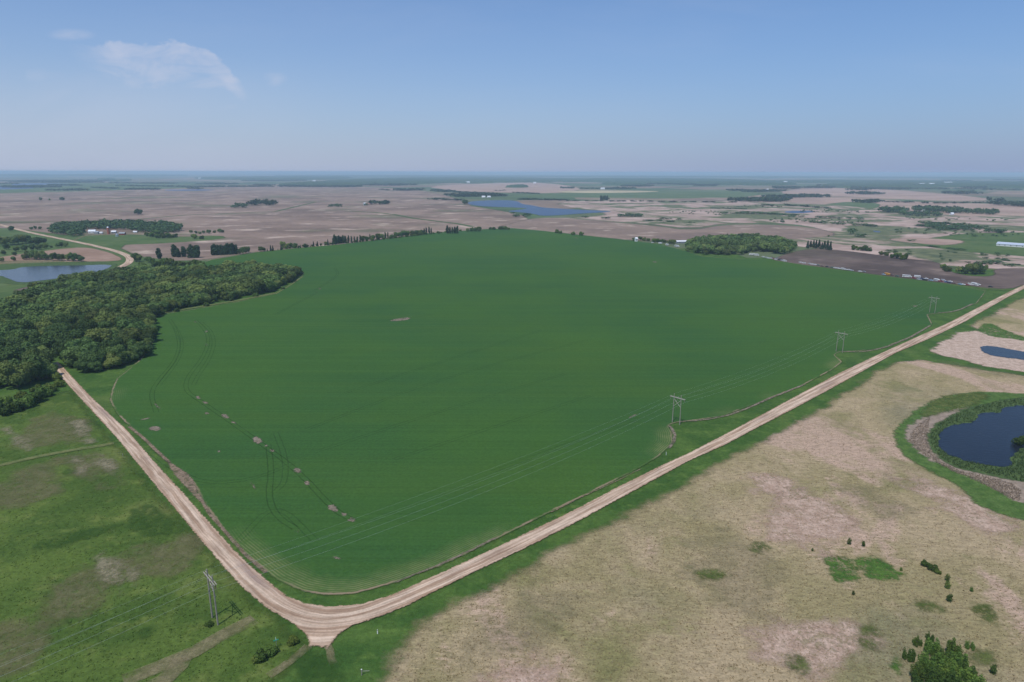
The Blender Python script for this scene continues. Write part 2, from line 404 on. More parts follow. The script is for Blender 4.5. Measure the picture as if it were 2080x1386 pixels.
def m_marsh():
    n = NT('marsh_reeds')
    st = n.vec((1, .9, 1), .5)
    a = n.noise(.0052, 6, .62, st, .8); b = n.noise(.014, 5, .6, n.vec((1, .8, 1), 1.0), .5); c = n.noise(.05, 4, .6)
    col = n.mix(n.map(b, .35, .65), (.33, .235, .19), (.48, .36, .30))
    col = n.mix(n.map(a, .47, .55, 0, .92), col, n.mix(n.map(c, .35, .65), (.070, .105, .045), (.135, .155, .070)))
    col = n.mix(n.map(n.noise(.0078, 5, .6, st, .5), .60, .68, 0, .6), col, (.20, .165, .11))
    col = n.scale(col, n.map(c, .3, .7, .85, 1.15, False))
    return n.finish(col, alpha=n.edge(8, 12, .02))
def m_water(name, col=(.008, .011, .018), rough=.18, wave=.5, wsc=.35):
    n = NT(name)
    h = n.noise(wsc, 4, .6, n.vec((1, 2.2, 1), .4))
    return n.finish(n.mix(n.map(n.noise(.05, 3, .5), .3, .7), col, tuple(x*1.3 for x in col)), rough, .35, n.bump(h, wave, .3), ior=1.33,
                    alpha=n.edge(.35, 2.8, .22))
M = dict(farm=m_farmland(), pasture=m_pasture(), verge=m_verge(), crop=m_crop(), gravel=m_gravel(), meadow=m_meadow(),
    plough=m_plough('ploughed_soil', (.185, .132, .102), (.285, .205, .158), (.58, .455, .36), .5),
    strip=m_plough('ploughed_strip', (.20, .145, .115), (.27, .195, .15), (.56, .44, .35), .12, 1.4),
    dark=m_plough('dark_soil', (.090, .065, .055), (.175, .128, .105), (.34, .26, .21), .10, 1.5, 6.0, .5),
    red=m_plough('reddish_soil', (.27, .175, .12), (.33, .22, .16), (.40, .30, .22), .2, 3.0, 5.0, .4),
    pink=m_plough('pale_stubble', (.34, .235, .185), (.42, .30, .235), (.52, .40, .31), .15, 1.0, 12, .4),
    tan=m_plough('yellow_stubble', (.40, .34, .20), (.48, .40, .25), (.55, .47, .32), .1, 1.0, 12, .4),
    far_green=m_plough('far_green_field', (.085, .130, .050), (.110, .150, .065), (.150, .170, .085), 0.0, 1.0, 12, .5),
    far_grass=m_plough('far_grass', (.065, .115, .032), (.095, .140, .045), (.150, .165, .070), .2, 2.5, 8, .6),
    marsh=m_marsh(), water=m_water('pond_water'), lake=m_water('lake_water', (.015, .032, .085), .3, .3, .1))

# ---------------------------------------------------------------- the plain
gv = [(-60000, -1500, 0), (60000, -1500, 0), (60000, 58000, 0), (-60000, 58000, 0)]
g = MB(); g.add(gv, [(0, 1, 2, 3)]); o = g.build('ground', M['farm']); o['kind'] = 'structure'

# far fields, in the order they lie on each other
def far(name, mat, px, z, cell, sm=1, fringe=14):
    return sheet(name, smooth(pts(px), sm), M[mat], z, cell, fringe)
far('field', 'far_green', [(-900,372),(-100,371),(300,372),(420,376),(330,388),(240,392),(60,394),(-900,398)], .06, 60)
far('field', 'far_green', [(1000,400),(1150,391),(1400,387),(1545,388),(1535,401),(1400,404),(1240,402),(1100,401)], .06, 50)
far('field', 'pink', [(860,379),(960,374),(1050,371),(1110,372),(1190,382),(1140,394),(1000,391),(930,389)], .07, 50)
far('field', 'tan', [(1120,391),(1160,387),(1340,388),(1335,390),(1230,393)], .09, 40)
far('field', 'pink', [(1490,408),(1580,400),(1730,403),(1900,412),(2300,420),(2500,470),(2080,448),(1760,425),(1620,418)], .06, 40)
far('field', 'pink', [(1650,382),(1800,384),(2010,402),(2000,409),(1850,406),(1690,398),(1560,392)], .07, 50)
far('field', 'plough', [(1400,402),(1540,402),(1560,410),(1440,412),(1330,412)], .07, 40)
far('field', 'far_green', [(1660,417),(1730,409),(1790,413),(1780,426),(1700,427)], .08, 30)
far('ploughed_field', 'plough', [(-700,398),(-60,394),(200,388),(420,381),(560,377),(720,378),(850,386),(930,402),(945,417),(1010,427),(1080,441),(1050,462),(960,469),(870,474),(760,489),(690,497),(600,505),(520,512),(430,527),(330,531),(278,522),(262,512),(220,500),(160,486),(90,472),(-100,460),(-700,452)], .10, 14)
far('ploughed_field', 'strip', [(1000,465),(1035,455),(1090,442),(1170,445),(1250,452),(1330,459),(1400,469),(1470,457),(1560,456),(1650,462),(1710,478),(1640,484),(1500,490),(1390,492),(1290,489),(1200,480),(1100,469)], .16, 8)
far('marsh', 'marsh', [(1085,443),(1170,443),(1250,436),(1170,424),(1120,412),(1230,405),(1400,410),(1560,408),(1720,418),(1900,440),(2100,438),(2400,450),(2400,590),(2120,556),(2000,545),(1850,535),(1760,515),(1660,505),(1610,500),(1560,480),(1700,476),(1640,458),(1560,453),(1470,454),(1400,465),(1330,456),(1250,450)], .13, 12)
far('pasture', 'far_grass', [(1842,492),(1890,484),(1960,474),(2100,472),(2400,476),(2400,545),(2090,522),(1960,512),(1880,501)], .18, 6)
far('marsh', 'pink', [(1790,486),(1870,484),(1950,488),(1962,492),(1930,499),(1870,496)], .20, 6)
far('ploughed_field', 'dark', [(1560,530),(1610,512),(1650,505),(1710,509),(1790,519),(1850,527),(1905,532),(1922,548),(1950,559),(2000,563),(2025,559),(2015,546),(2080,545),(2250,550),(2250,590),(2090,576),(2050,589),(1990,584),(1900,573),(1800,561),(1700,547),(1600,534)], .20, 5)
far('grassland', 'far_grass', [(-400,470),(0,462),(70,470),(150,480),(260,476),(360,482),(450,478),(460,486),(330,495),(230,498),(300,530),(480,530),(520,518),(500,560),(100,640),(-400,700)], .12, 10, fringe=10)
far('ploughed_field', 'red', [(-300,560),(-50,530),(60,514),(150,503),(185,504),(225,514),(250,526),(240,531),(170,532),(70,532),(-100,545)], .22, 4)
far('ploughed_field', 'dark', [(20,592),(60,582),(110,578),(120,590),(60,602)], .22, 4)

# near land: verge grass everywhere, then pasture, meadow, crop
near = [(-260,60),(260,60),(560,560),(1100,1090),(1060,1130),(640,870),(470,800),(300,1020),(110,1330),(-60,1300),(-330,900),(-420,640),(-420,400),(-320,200)]
sheet('verge', near, m_patch('verge_grass_soft', (.05,.115,.018), (.085,.165,.028), 6, 6, .05) if False else M['verge'], .03, 40, 0)

crop_px = [(236,770),(226,792),(222,815),(236,842),(262,868),(300,905),(350,952),(392,985),(415,1030),(470,1105),(520,1148),(560,1180),(610,1203),(660,1212),(720,1209),(790,1190),(850,1168),(900,1150),(1000,1102),(1100,1052),(1200,1003),(1290,958),(1335,932),(1368,902),(1366,880),(1358,866),(1372,860),(1402,857),(1470,846),(1550,816),(1630,785),(1692,752),(1712,736),(1696,722),(1705,716),(1745,714),(1790,709),(1850,686),(1895,660),(1885,640),(1940,633),(1985,617),(2004,592),(1960,583),(1900,574),(1800,562),(1700,548),(1610,535),(1560,527),(1500,527),(1430,522),(1385,508),(1340,497),(1290,490),(1200,480),(1100,469),(1040,464),(985,466),(870,474),(760,489),(690,497),(600,505),(520,513),(430,528),(380,545),(420,556),(520,556),(600,551),(616,556),(606,566),(592,578),(560,597),(480,614),(400,628),(320,640),(302,655),(312,690),(285,730),(262,750)]
crop_poly = pts(crop_px)
thin_spots = [((640,1180),34,1.0),((700,1195),30,1.0),((560,1150),22,.9),((520,1110),14,.7),((780,1180),16,.7),((850,1150),14,.7),((940,1115),13,.7),((1000,1090),9,.5),((1340,905),12,.9),((1352,885),10,.9),((1700,740),14,.8),((250,800),12,.4),((1460,835),10,.35),((1560,805),8,.3)]
def crop_extra(p):
    sd = sdf_poly(p, crop_poly); t = np.zeros(len(p))
    for (u, v), r, a in thin_spots:
        q = at(u, v); d = np.hypot(p[:, 0]-q[0], p[:, 1]-q[1])
        t = np.maximum(t, a*np.clip(1.25-d/r, 0, 1)*np.clip(1.3-np.maximum(sd, 0)/7, 0, 1))
    return {'thin': np.clip(t*1.6, 0, 1)}
sheet('crop_field', crop_poly, M['crop'], .30, 3.0, 2.0, crop_extra, rot=ROADDIR)

# pasture left of the road
past = pts([(-500,900),(-100,840),(60,835),(118,800),(140,792),(235,905),(330,1020),(425,1130),(500,1215),(590,1285),(618,1310),(560,1386),(500,1500),(-500,1600)])
def m_soft(base, w, a): # the pasture fades into the verge
    n = NT('pasture_sheet'); return n
pm = M['pasture']
nt = pm.node_tree; outn = [x for x in nt.nodes if x.type == 'OUTPUT_MATERIAL'][0]; src = outn.inputs[0].links[0].from_socket
wrapper = NT.__new__(NT); wrapper.m = pm; wrapper.t = nt; wrapper.out = outn
wrapper.pos = [x for x in nt.nodes if x.type == 'NEW_GEOMETRY'][0].outputs['Position']
al_ = wrapper.edge(3, 5, .08); trn = wrapper.n('ShaderNodeBsdfTransparent'); mxs = wrapper.n('ShaderNodeMixShader')
nt.links.new(al_, mxs.inputs[0]); nt.links.new(trn.outputs[0], mxs.inputs[1]); nt.links.new(src, mxs.inputs[2]); nt.links.new(mxs.outputs[0], outn.inputs[0])
sheet('pasture', past, pm, .06, 4, 8)

# dry meadow right of the road
mead = pts([(775,1400),(790,1335),(835,1285),(895,1243),(1000,1186),(1200,1083),(1400,978),(1500,921),(1620,863),(1735,792),(1775,763),(1815,740),(1870,733),(1950,744),(2080,764),(2400,800),(2600,1000),(2500,1500),(1900,1700),(900,1650)])
sheet('meadow', mead, M['meadow'], .06, 4, 14)
mead2 = pts([(1975,664),(2010,640),(2080,607),(2300,520),(2500,600),(2500,740),(2200,712),(2085,688),(2010,678)])
sheet('meadow', mead2, M['meadow'], .06, 4, 14)

MP = dict(
    bleached=m_patch('bleached_reeds', (.44,.32,.24), (.60,.46,.36), 2, 6, .12, .9, 7, .4),
    pinkish=m_patch('pink_dead_grass', (.43,.30,.22), (.58,.43,.33), 5, 10, .08, .85, 22, .4, .7),
    lush=m_patch('lush_grass', (.050,.115,.020), (.095,.175,.034), 1.2, 3.6, .30, .92, 5.5, .4, .8),
    drab=m_patch('drab_sedge', (.165,.160,.085), (.215,.20,.12), 3, 6, .05, .2, 16, .3, .5),
    sedge=m_patch('wet_sedge', (.058,.098,.034), (.088,.135,.045), 1.0, 2.5, .2, .95, 2),
    ring=m_patch('ring_grass', (.058,.120,.026), (.105,.175,.044), 1.2, 3.2, .25, .9, 3, .4),
    olive=m_patch('olive_brush', (.075,.105,.024), (.14,.165,.05), 2.0, 4.5, .22, .85, 5, .4, .85),
    greyreed=m_patch('grey_reeds', (.27,.215,.165), (.37,.29,.225), 1.5, 4, .2, .9, 4),
    thatch=m_patch('pale_thatch', (.24,.215,.13), (.32,.28,.18), 2.5, 5, .16, .7, 8, .4, .7),
    scuff=m_patch('scuffed_ground', (.150,.140,.065), (.21,.185,.10), 4, 8, .07, .5, 16, .4, .6),
    soil=m_patch('bare_soil', (.175,.145,.105), (.27,.22,.165), .4, 1.7, .7, .92, 0, .35, .6),
    border=m_patch('border_soil', (.20,.145,.10), (.31,.23,.16), .4, 1.2, .6, .85, 0, .3, .6),
    track=m_patch('wheel_track', (.026,.064,.014), (.032,.074,.014), .3, .36, .2, .33, .3, .15),
    faint=m_patch('faint_wheel_track', (.030,.082,.022), (.036,.09,.024), .35, .45, .12, .28, .35, .15),
    lane=m_patch('worn_lane', (.13,.165,.055), (.20,.205,.085), .6, 1.4, .3, .8, 0),
    dirtlane=m_patch('worn_dirt', (.19,.175,.085), (.29,.245,.14), 1.0, 2.6, .22, .62, 0, .4),
    weeds=m_patch('dark_weeds', (.034,.085,.016), (.056,.115,.024), 1.5, 3.5, .25, .5, 9, .4, .8))
NPATCH = [0]
def patch(mat, px, name='patch', cell=1.5, sm=2, fr=None, dz=0.0):
    NPATCH[0] += 1
    return sheet(name, smooth(pts(px), sm), MP[mat], .10+.012*NPATCH[0]*.5+dz, cell, fr or 6)
def ell(u, v, a, b, k=9): return [(u+a*math.cos(2*math.pi*i/k)*(1+.25*random.uniform(-1, 1)), v+b*math.sin(2*math.pi*i/k)*(1+.25*random.uniform(-1, 1))) for i in range(k)]
# meadow patches
patch('pinkish', [(1540,1010),(1600,985),(1680,1015),(1740,1050),(1720,1090),(1640,1110),(1570,1090),(1560,1045)], 'dead_grass', 3, fr=14)
patch('pinkish', [(1500,1000),(1560,970),(1640,975),(1580,1000),(1540,1030)], 'dead_grass', 3, fr=14)
patch('pinkish', [(1560,1290),(1680,1250),(1760,1290),(1740,1340),(1640,1370),(1560,1345)], 'dead_grass', 3, fr=14)
patch('pinkish', [(1850,980),(1930,985),(2000,1030),(2080,1060),(2080,1100),(1990,1080),(1900,1030)], 'dead_grass', 3, fr=14)
patch('pinkish', [(1000,1360),(1100,1345),(1140,1386),(1020,1420)], 'dead_grass', 3, fr=14)
patch('drab', [(1420,1070),(1540,1110),(1600,1180),(1560,1260),(1440,1250),(1390,1150)], 'sedge', 3, fr=14)
patch('drab', [(1720,1000),(1800,990),(1860,1040),(1820,1080),(1750,1060)], 'sedge', 3, fr=14)
patch('drab', [(900,1290),(1010,1225),(1130,1180),(1180,1230),(1080,1300),(960,1340)], 'sedge', 3, fr=14)
patch('lush', [(1668,1150),(1690,1135),(1720,1132),(1738,1150),(1750,1175),(1725,1185),(1690,1180)], 'lush_grass', 1)
patch('lush', [(1735,1140),(1780,1130),(1800,1150),(1842,1170),(1820,1180),(1770,1178),(1745,1162)], 'lush_grass', 1)
patch('lush', [(1800,1345),(1830,1335),(1838,1360),(1815,1370)], 'lush_grass', 1)
for q in (ell(1760,1280,16,12), ell(1765,1310,14,9), ell(2000,1235,22,12), ell(2010,1250,12,14), ell(2000,1335,24,14), ell(1620,1355,18,16), ell(1880,1230,26,7), ell(1450,1170,30,10), ell(1540,1115,20,8)):
    patch('lush', q, 'lush_grass', 1.5).data.materials[0] = MP['olive']
# big pond and its rings
patch('ring', [(1830,860),(1880,820),(1960,795),(2080,800),(2300,820),(2400,1080),(2080,1062),(1990,1030),(1950,990),(1890,960),(1840,930),(1808,890)], 'pond_ring', 1.5, fr=5)
patch('greyreed', [(1850,862),(1900,840),(1960,830),(2080,815),(2300,835),(2380,1040),(2080,1030),(2020,990),(1980,975),(1920,950),(1860,915),(1838,888)], 'reed_ring', 1.5, fr=6)
patch('olive', [(1890,818),(1950,797),(2005,800),(2010,815),(1960,830),(1900,842),(1872,850),(1880,830)], 'brush_ring', 1.5)
patch('sedge', [(1885,872),(1930,845),(1970,828),(2040,812),(2100,808),(2300,815),(2320,1000),(2090,985),(2010,965),(1930,950),(1885,910)], 'sedge_ring', 1.5)
pond = smooth(pts([(1918,869),(1950,862),(1980,860),(1988,842),(2010,838),(2036,842),(2032,829),(2080,824),(2200,830),(2260,890),(2200,935),(2120,925),(2082,906),(2052,930),(2053,952),(2011,948),(1941,933),(1911,915),(1903,896)]), 1)
sheet('pond', pond, M['water'], .42, 2.0, 2)
# small pond further on
patch('bleached', [(1885,716),(1920,690),(1960,672),(2020,676),(2080,690),(2300,720),(2300,780),(2080,757),(1990,742),(1940,730)], 'reed_ring', 2, fr=8)
patch('drab', [(1880,726),(1940,738),(2000,750),(2080,760),(2300,790),(2300,802),(2080,768),(1980,754),(1900,738)], 'sedge', 2, fr=6)
pond2 = smooth(pts([(1988,707),(2003,703),(2034,707),(2080,716),(2200,735),(2180,750),(2080,732),(2034,727),(2003,721)]), 1)
sheet('pond', pond2, M['water'], .44, 2.0, 2)
patch('lush', [(1985,668),(2010,652),(2060,684),(2200,705),(2200,712),(2060,690),(2000,682)], 'lush_grass', 2)
# left pond, lake, far waters
patch('dirtlane', [(-100,533),(0,531),(100,529),(145,531),(100,534),(0,537),(-100,540)], 'shore', 2, fr=4, dz=.1)
patch('sedge', [(-150,545),(0,540),(100,534),(200,532),(240,536),(235,548),(150,570),(95,573),(35,580),(0,575),(-100,570)], 'sedge_ring', 3)
pond3 = smooth(pts([(-60,550),(-20,549),(10,550),(34,547),(40,544),(90,541),(170,540),(228,538),(222,546),(170,560),(92,570),(40,576),(20,568),(0,560),(-60,560)]), 1)
sheet('pond', pond3, m_water('grey_pond_water', (.030, .034, .042), .12, .35), .50, 3.0, 2)
lake = smooth(pts([(946,414),(958,409),(1002,407),(1030,407),(1052,409),(1060,415),(1084,418),(1100,422),(1134,424),(1184,427),(1235,429),(1244,431),(1184,434),(1134,438),(1097,439),(1086,435),(1050,431),(1028,430),(1050,427),(1075,424),(1050,422),(1010,421),(970,419)]), 1)
sheet('lake', lake, M['lake'], .45, 10, 4)
for px in ([(20,374),(60,372),(130,373),(150,376),(90,379),(30,378)], [(330,386),(390,385),(450,386),(400,388),(340,388)], [(1600,429),(1640,428),(1660,431),(1620,434),(1590,432)], [(1772,469),(1786,470),(1790,473),(1776,472)], [(-200,377),(0,376),(90,382),(0,386),(-200,386)]):
    sheet('lake', smooth(pts(px), 1), M['lake'], .4, 8 if px[0][1] > 400 else 40, 4)

# pasture patches
for q in ([(90,1210),(150,1150),(230,1140),(280,1170),(240,1220),(160,1260),(100,1250)], [(0,985),(50,950),(110,940),(150,970),(110,1010),(40,1030),(-60,1030)], [(285,1110),(330,1090),(400,1110),(390,1160),(320,1170)], [(30,880),(90,840),(180,850),(190,890),(110,905),(30,915)], [(120,930),(210,920),(240,960),(220,1000),(140,985)], [(-50,1290),(40,1260),(90,1300),(60,1360),(-50,1370)]):
    patch('scuff', q, 'scuffed_ground', 2.5, fr=14)
for q in ([(5,872),(20,868),(45,895),(65,918),(50,922),(28,898)], [(185,1135),(210,1125),(245,1180),(265,1210),(240,1215),(215,1170)], [(145,930),(160,930),(180,975),(168,985)], [(195,925),(215,925),(235,960),(225,975)], [(150,855),(170,860),(190,895),(178,900)], [(255,1160),(275,1160),(275,1200),(260,1200)]):
    patch('thatch', q, 'thatch', 1.5, fr=8)
for q in ([(255,1065),(290,1020),(340,1050),(360,1090),(300,1100)], [(60,1110),(150,1085),(240,1060),(250,1070),(160,1100),(70,1120)], [(110,960),(150,945),(155,965),(125,972)], [(600,1345),(640,1320),(690,1345),(700,1400),(620,1400)], [(280,1290),(300,1280),(305,1320),(285,1330)], [(640,1345),(655,1335),(665,1350),(650,1360)]):
    patch('weeds', q, 'weeds', 1.5, fr=6)
ribbon('track', pts([(-40,955),(20,942),(80,928),(150,915),(232,902)]), 3.4, MP['lane'], .30)
ribbon('track', pts([(250,1386),(330,1352),(400,1322),(460,1290),(520,1258)]), 5.0, MP['dirtlane'], .30, jitter=.5)
ribbon('track', pts([(300,1400),(350,1372),(378,1335)]), 5.0, MP['dirtlane'], .31, jitter=.5)
ribbon('track', pts([(632,1312),(610,1332),(580,1355),(545,1375)]), 2.6, MP['dirtlane'], .30, jitter=.3)
ribbon('track', pts([(668,1310),(672,1330),(680,1350)]), 2.0, MP['dirtlane'], .30, jitter=.2)
0 and ribbon('track', pts([(1700,1330),(1760,1300),(1850,1255),(1950,1235),(2040,1205),(2100,1180)]), .9, MP['drab'], .33)

# bare spots, soil seams and wheel tracks in the crop
def spot(u, v, a, b, rz=0.0):
    q = [(x, y) for x, y in ell(0, 0, a, b, 6)]; c, s = math.cos(rz), math.sin(rz)
    sheet('bare_patch', smooth(pts([(u+x*c-y*s, v+x*s+y*c) for x, y in q]), 1), MP['soil'], .38, .7 if v > 800 else 2.0, 1.5)
for a in ((523,896,11,6,.5),(456,847,9,4,.4),(475,860,5,2,.4),(403,809,4,3,.3),(416,819,6,2,.3),(315,873,11,5,0),(420,841,5,2,.1),(604,957,7,5,.6),(625,983,6,4,.5),(676,1034,11,6,.5),(700,1047,8,3,.5),(715,1058,9,4,.5),(540,907,3,2,.5),(553,917,5,2,.5),(815,650,26,3,-.12),(419,675,3,3,0),(420,701,3,2.5,0),(397,655,3,2,0),(683,1136,7,2,.3),(320,826,10,1.6,.75),(297,852,13,1.3,-.2),(650,587,3,1.5,0),(643,595,2,1.5,0),(1330,533,5,1,0),(1858,623,5,1,0),(1285,847,12,1.0,-.42),(602,1080,4,2,.3),(1170,484,4,.6,0),(445,918,5,1,.8),(515,990,9,1,.95)): spot(*a)
ribbon('soil_seam', pts([(262,868),(290,890),(318,917),(345,942)]), 1.6, MP['border'], .40)
sheet('soil_seam', smooth(pts([(338,936),(360,950),(388,968),(402,1000),(412,1026),(396,1010),(372,985),(350,960)]), 1), MP['border'], .40, .8, 1.5)
ribbon('soil_seam', pts([(404,1008),(425,1045),(460,1085),(500,1130),(540,1165)]), 1.3, MP['border'], .41)
ribbon('soil_seam', pts([(1010,1093),(960,1118),(900,1146),(850,1166),(800,1186)]), .9, MP['soil'], .41, jitter=.12)
ribbon('soil_seam', pts([(1300,955),(1240,985),(1180,1012),(1120,1042)]), .6, MP['border'], .41, jitter=.15)
ribbon('soil_seam', pts([(1402,857),(1440,853),(1480,845),(1520,830),(1560,812),(1600,796),(1635,782)]), 1.5, MP['soil'], .41)
ribbon('soil_seam', pts([(1360,866),(1366,874),(1371,886),(1368,900),(1358,912)]), 1.6, MP['soil'], .41)
ribbon('soil_seam', pts([(1712,715.5),(1750,716),(1775,712),(1800,706),(1850,686),(1890,662)]), 1.7, MP['soil'], .41)
ribbon('soil_seam', pts([(1905,636.5),(1930,635),(1950,630),(1975,618)]), 1.8, MP['soil'], .41)
ribbon('soil_seam', pts([(560,598),(590,580),(616,562)]), 2.0, MP['lane'], .41)
ribbon('soil_seam', pts([(320,638),(400,625),(480,612),(560,596)]), 5.0, MP['lane'], .40)
STRONG = ((398,652),(408,655),(345,650),(545,905))
for l in ([(398,652),(415,668),(425,690),(418,715),(405,738),(390,755),(378,775),(378,795),(395,808),(450,845),(520,895),(605,957),(680,1040),(720,1060)],
          [(408,655),(428,672),(436,695),(430,720),(418,742),(402,765),(392,785)],
          [(345,650),(362,680),(365,710),(352,740),(325,770),(305,800),(318,840)],
          [(350,655),(370,690),(368,720),(350,750),(322,785)],
          [(545,905),(552,960),(545,1010),(560,1050),(600,1075)],
          [(700,800),(900,735),(1100,672)], [(620,875),(900,768),(1200,690)], [(640,920),(900,835),(1150,760)],
          [(800,935),(1000,870),(1200,805)], [(1000,960),(1150,905),(1300,850)], [(640,590),(690,560),(680,545)],
          [(640,598),(600,618),(560,640)], [(700,655),(780,653),(880,640)], [(760,480),(860,500),(1000,505)],
          [(560,880),(580,930),(580,980),(560,1000)], [(300,915),(360,960),(420,985),(520,975),(600,940)],
          [(480,1105),(560,1020),(640,1100)]):
    P = smooth(pts(l), 2, False)
    T = np.gradient(P, axis=0); T /= np.linalg.norm(T, axis=1)[:, None]; N = np.column_stack([-T[:, 1], T[:, 0]])
    for s in (-1.1, 1.1): ribbon('wheel_track', P+N*s, .55 if l[0][1] > 640 else .9, MP['track' if l[0] in STRONG else 'faint'], .36+.01*(s > 0), jitter=.05)

# ---------------------------------------------------------------- gravel roads
outer = [(100,741),(122,766),(233,887),(326,1001),(419,1113),(489,1194),(536,1234),(596,1271),(619,1290),(628,1304),(626,1318),(640,1314),(652,1317),(664,1324),(673,1310),(682,1299),(695,1286),(721,1272),(765,1258),(825,1234),(886,1203),(980,1157),(1073,1113),(1166,1066),(1259,1015),(1352,964),(1400,938),(1472,906),(1549,865),(1626,825),(1703,783),(1741,762),(1818,719),(1895,686),(1961,654),(2050,603),(2082,587),(2330,464)]
inner = [(2325,459),(2080,579.5),(2051,593),(1982,628),(1922,659),(1857,688),(1780,723),(1703,760),(1626,801),(1549,843),(1472,884),(1395,924),(1352,943),(1259,989),(1166,1038),(1073,1083),(980,1127),(886,1170),(793,1212),(729,1230),(668,1235),(620,1228),(584,1213),(548,1185),(510,1152),(476,1119),(440,1078),(373,1004),(326,953),(280,900),(261,878),(186,808),(140,759),(118,736)]
road_c = smooth(pts([(118,745),(131,763),(247,881),(340,990),(430,1098),(500,1170),(560,1222),(610,1247),(660,1256),(715,1251),(780,1232),(880,1188),(980,1142),(1073,1098),(1166,1052),(1259,1002),(1352,953),(1472,895),(1626,813),(1780,736),(1934,657),(2051,598),(2328,461)]), 2, False)
def road_extra(p):
    c, a = line_coords(p, road_c); return {'ctr': c, 'along': a}
sheet('gravel_road', pts(outer+inner), M['gravel'], .46, 1.6, 1.2, road_extra)
# the driveway to the junk row, and the far road on the left
farroad = smooth(pts([(-200,412),(-60,440),(0,457),(60,473),(120,485),(180,497),(230,509),(256,518),(265,526),(262,535),(248,542),(238,547),(205,566)]), 2, False)
ribbon('gravel_road', farroad, 10.0, M['gravel'], .46)
ribbon('gravel_road', pts([(2052,591),(2010,588),(1985,584)]), 3.5, MP['lane'], .43)
ribbon('gravel_road', smooth(pts([(150,488),(180,477),(215,478),(300,476)]), 1, False), 6.0, MP['dirtlane'], .40)
ribbon('ditch', pts([(300,449),(200,449),(100,452),(-50,452)]), 14, MP['sedge'], .36)
ribbon('ditch', pts([(640,411),(560,430),(470,434),(380,437),(280,446)]), 12, MP['sedge'], .36)
ribbon('ditch', pts([(700,429),(760,432),(800,436),(840,444),(930,455),(960,461)]), 14, MP['sedge'], .36)

# ---------------------------------------------------------------- haze
hz = MB(); hz.box((0, 28500, 64.5), (124000, 61000, 131))
hm = bpy.data.materials.new('haze'); hm.use_nodes = True; ht = hm.node_tree; ht.nodes.clear()
pv = ht.nodes.new('ShaderNodeVolumePrincipled'); ho = ht.nodes.new('ShaderNodeOutputMaterial')
pv.inputs['Color'].default_value = (.62, .83, 1.0, 1); pv.inputs['Density'].default_value = 0.84e-4
ht.links.new(pv.outputs[0], ho.inputs['Volume'])
o = hz.build('haze', hm); o['kind'] = 'stuff'

# ---------------------------------------------------------------- plants
def m_leaf(name, lo, hi, tint, src=None):
    n = NT(name); rnd = n.attr(src) if src else n.n('ShaderNodeObjectInfo').outputs['Random']
    c = n.mix(n.attr('shade'), lo, hi)
    c = n.mix(n.map(rnd, .35, 1.0, 0, .8), c, tint)
    c = n.scale(c, n.map(n.math('FRACT', n.math('MULTIPLY', rnd, 7.31)), 0, 1, .60, 1.40, False))
    return n.finish(c, .7, .12, trans=.2)
ML = dict(leaf=m_leaf('broad_leaves', (.050,.100,.028), (.118,.190,.052), (.180,.212,.054)),
          far=m_leaf('far_leaves', (.034,.072,.026), (.078,.134,.046), (.062,.10,.034)),
          grove=m_leaf('grove_leaves', (.070,.128,.036), (.160,.235,.070), (.19,.23,.07)),
          wood_mass=m_leaf('wood_mass_leaves', (.058,.112,.030), (.140,.212,.058), (.18,.22,.055), 'tone'),
          grove_mass=m_leaf('grove_mass_leaves', (.070,.128,.036), (.160,.235,.070), (.15,.2,.06), 'tone'),
          poplar=m_leaf('poplar_leaves', (.024,.056,.022), (.060,.108,.040), (.045,.08,.038)),
          spruce=m_leaf('spruce_needles', (.014,.034,.018), (.036,.070,.032), (.028,.05,.028)),
          shrub=m_leaf('shrub_leaves', (.050,.096,.018), (.110,.175,.036), (.14,.18,.034)),
          willow=m_leaf('willow_leaves', (.062,.128,.022), (.150,.240,.048), (.15,.22,.04)),
          grey=m_leaf('bare_twigs', (.085,.075,.055), (.15,.13,.10), (.12,.10,.075)))
MB_BARK = flat('bark', (.12, .095, .07), .9, .1); MB_PALE = flat('pale_bark', (.42, .36, .27), .9, .1)
def clumps(cent, nrm, size, r, jit=.34):
    """leaf clumps: bent quads facing roughly along nrm"""
    n = len(cent); j = nrm+r.normal(0, jit, (n, 3)); j /= np.linalg.norm(j, axis=1)[:, None]
    a = np.cross(j, r.normal(0, 1, (n, 3))); a /= np.linalg.norm(a, axis=1)[:, None]; b = np.cross(j, a)
    s = (size*r.uniform(.6, 1.35, n))[:, None]
    k = r.uniform(.55, 1, (n, 1))
    v = np.stack([cent-a*s, cent-b*s*k+j*s*.25, cent+a*s, cent+b*s*k-j*s*.1], 1).reshape(-1, 3)
    f = np.arange(n*4).reshape(n, 4)
    sh = np.repeat(np.clip(r.normal(.45, .28, n), 0, 1), 4)
    return v, f, sh
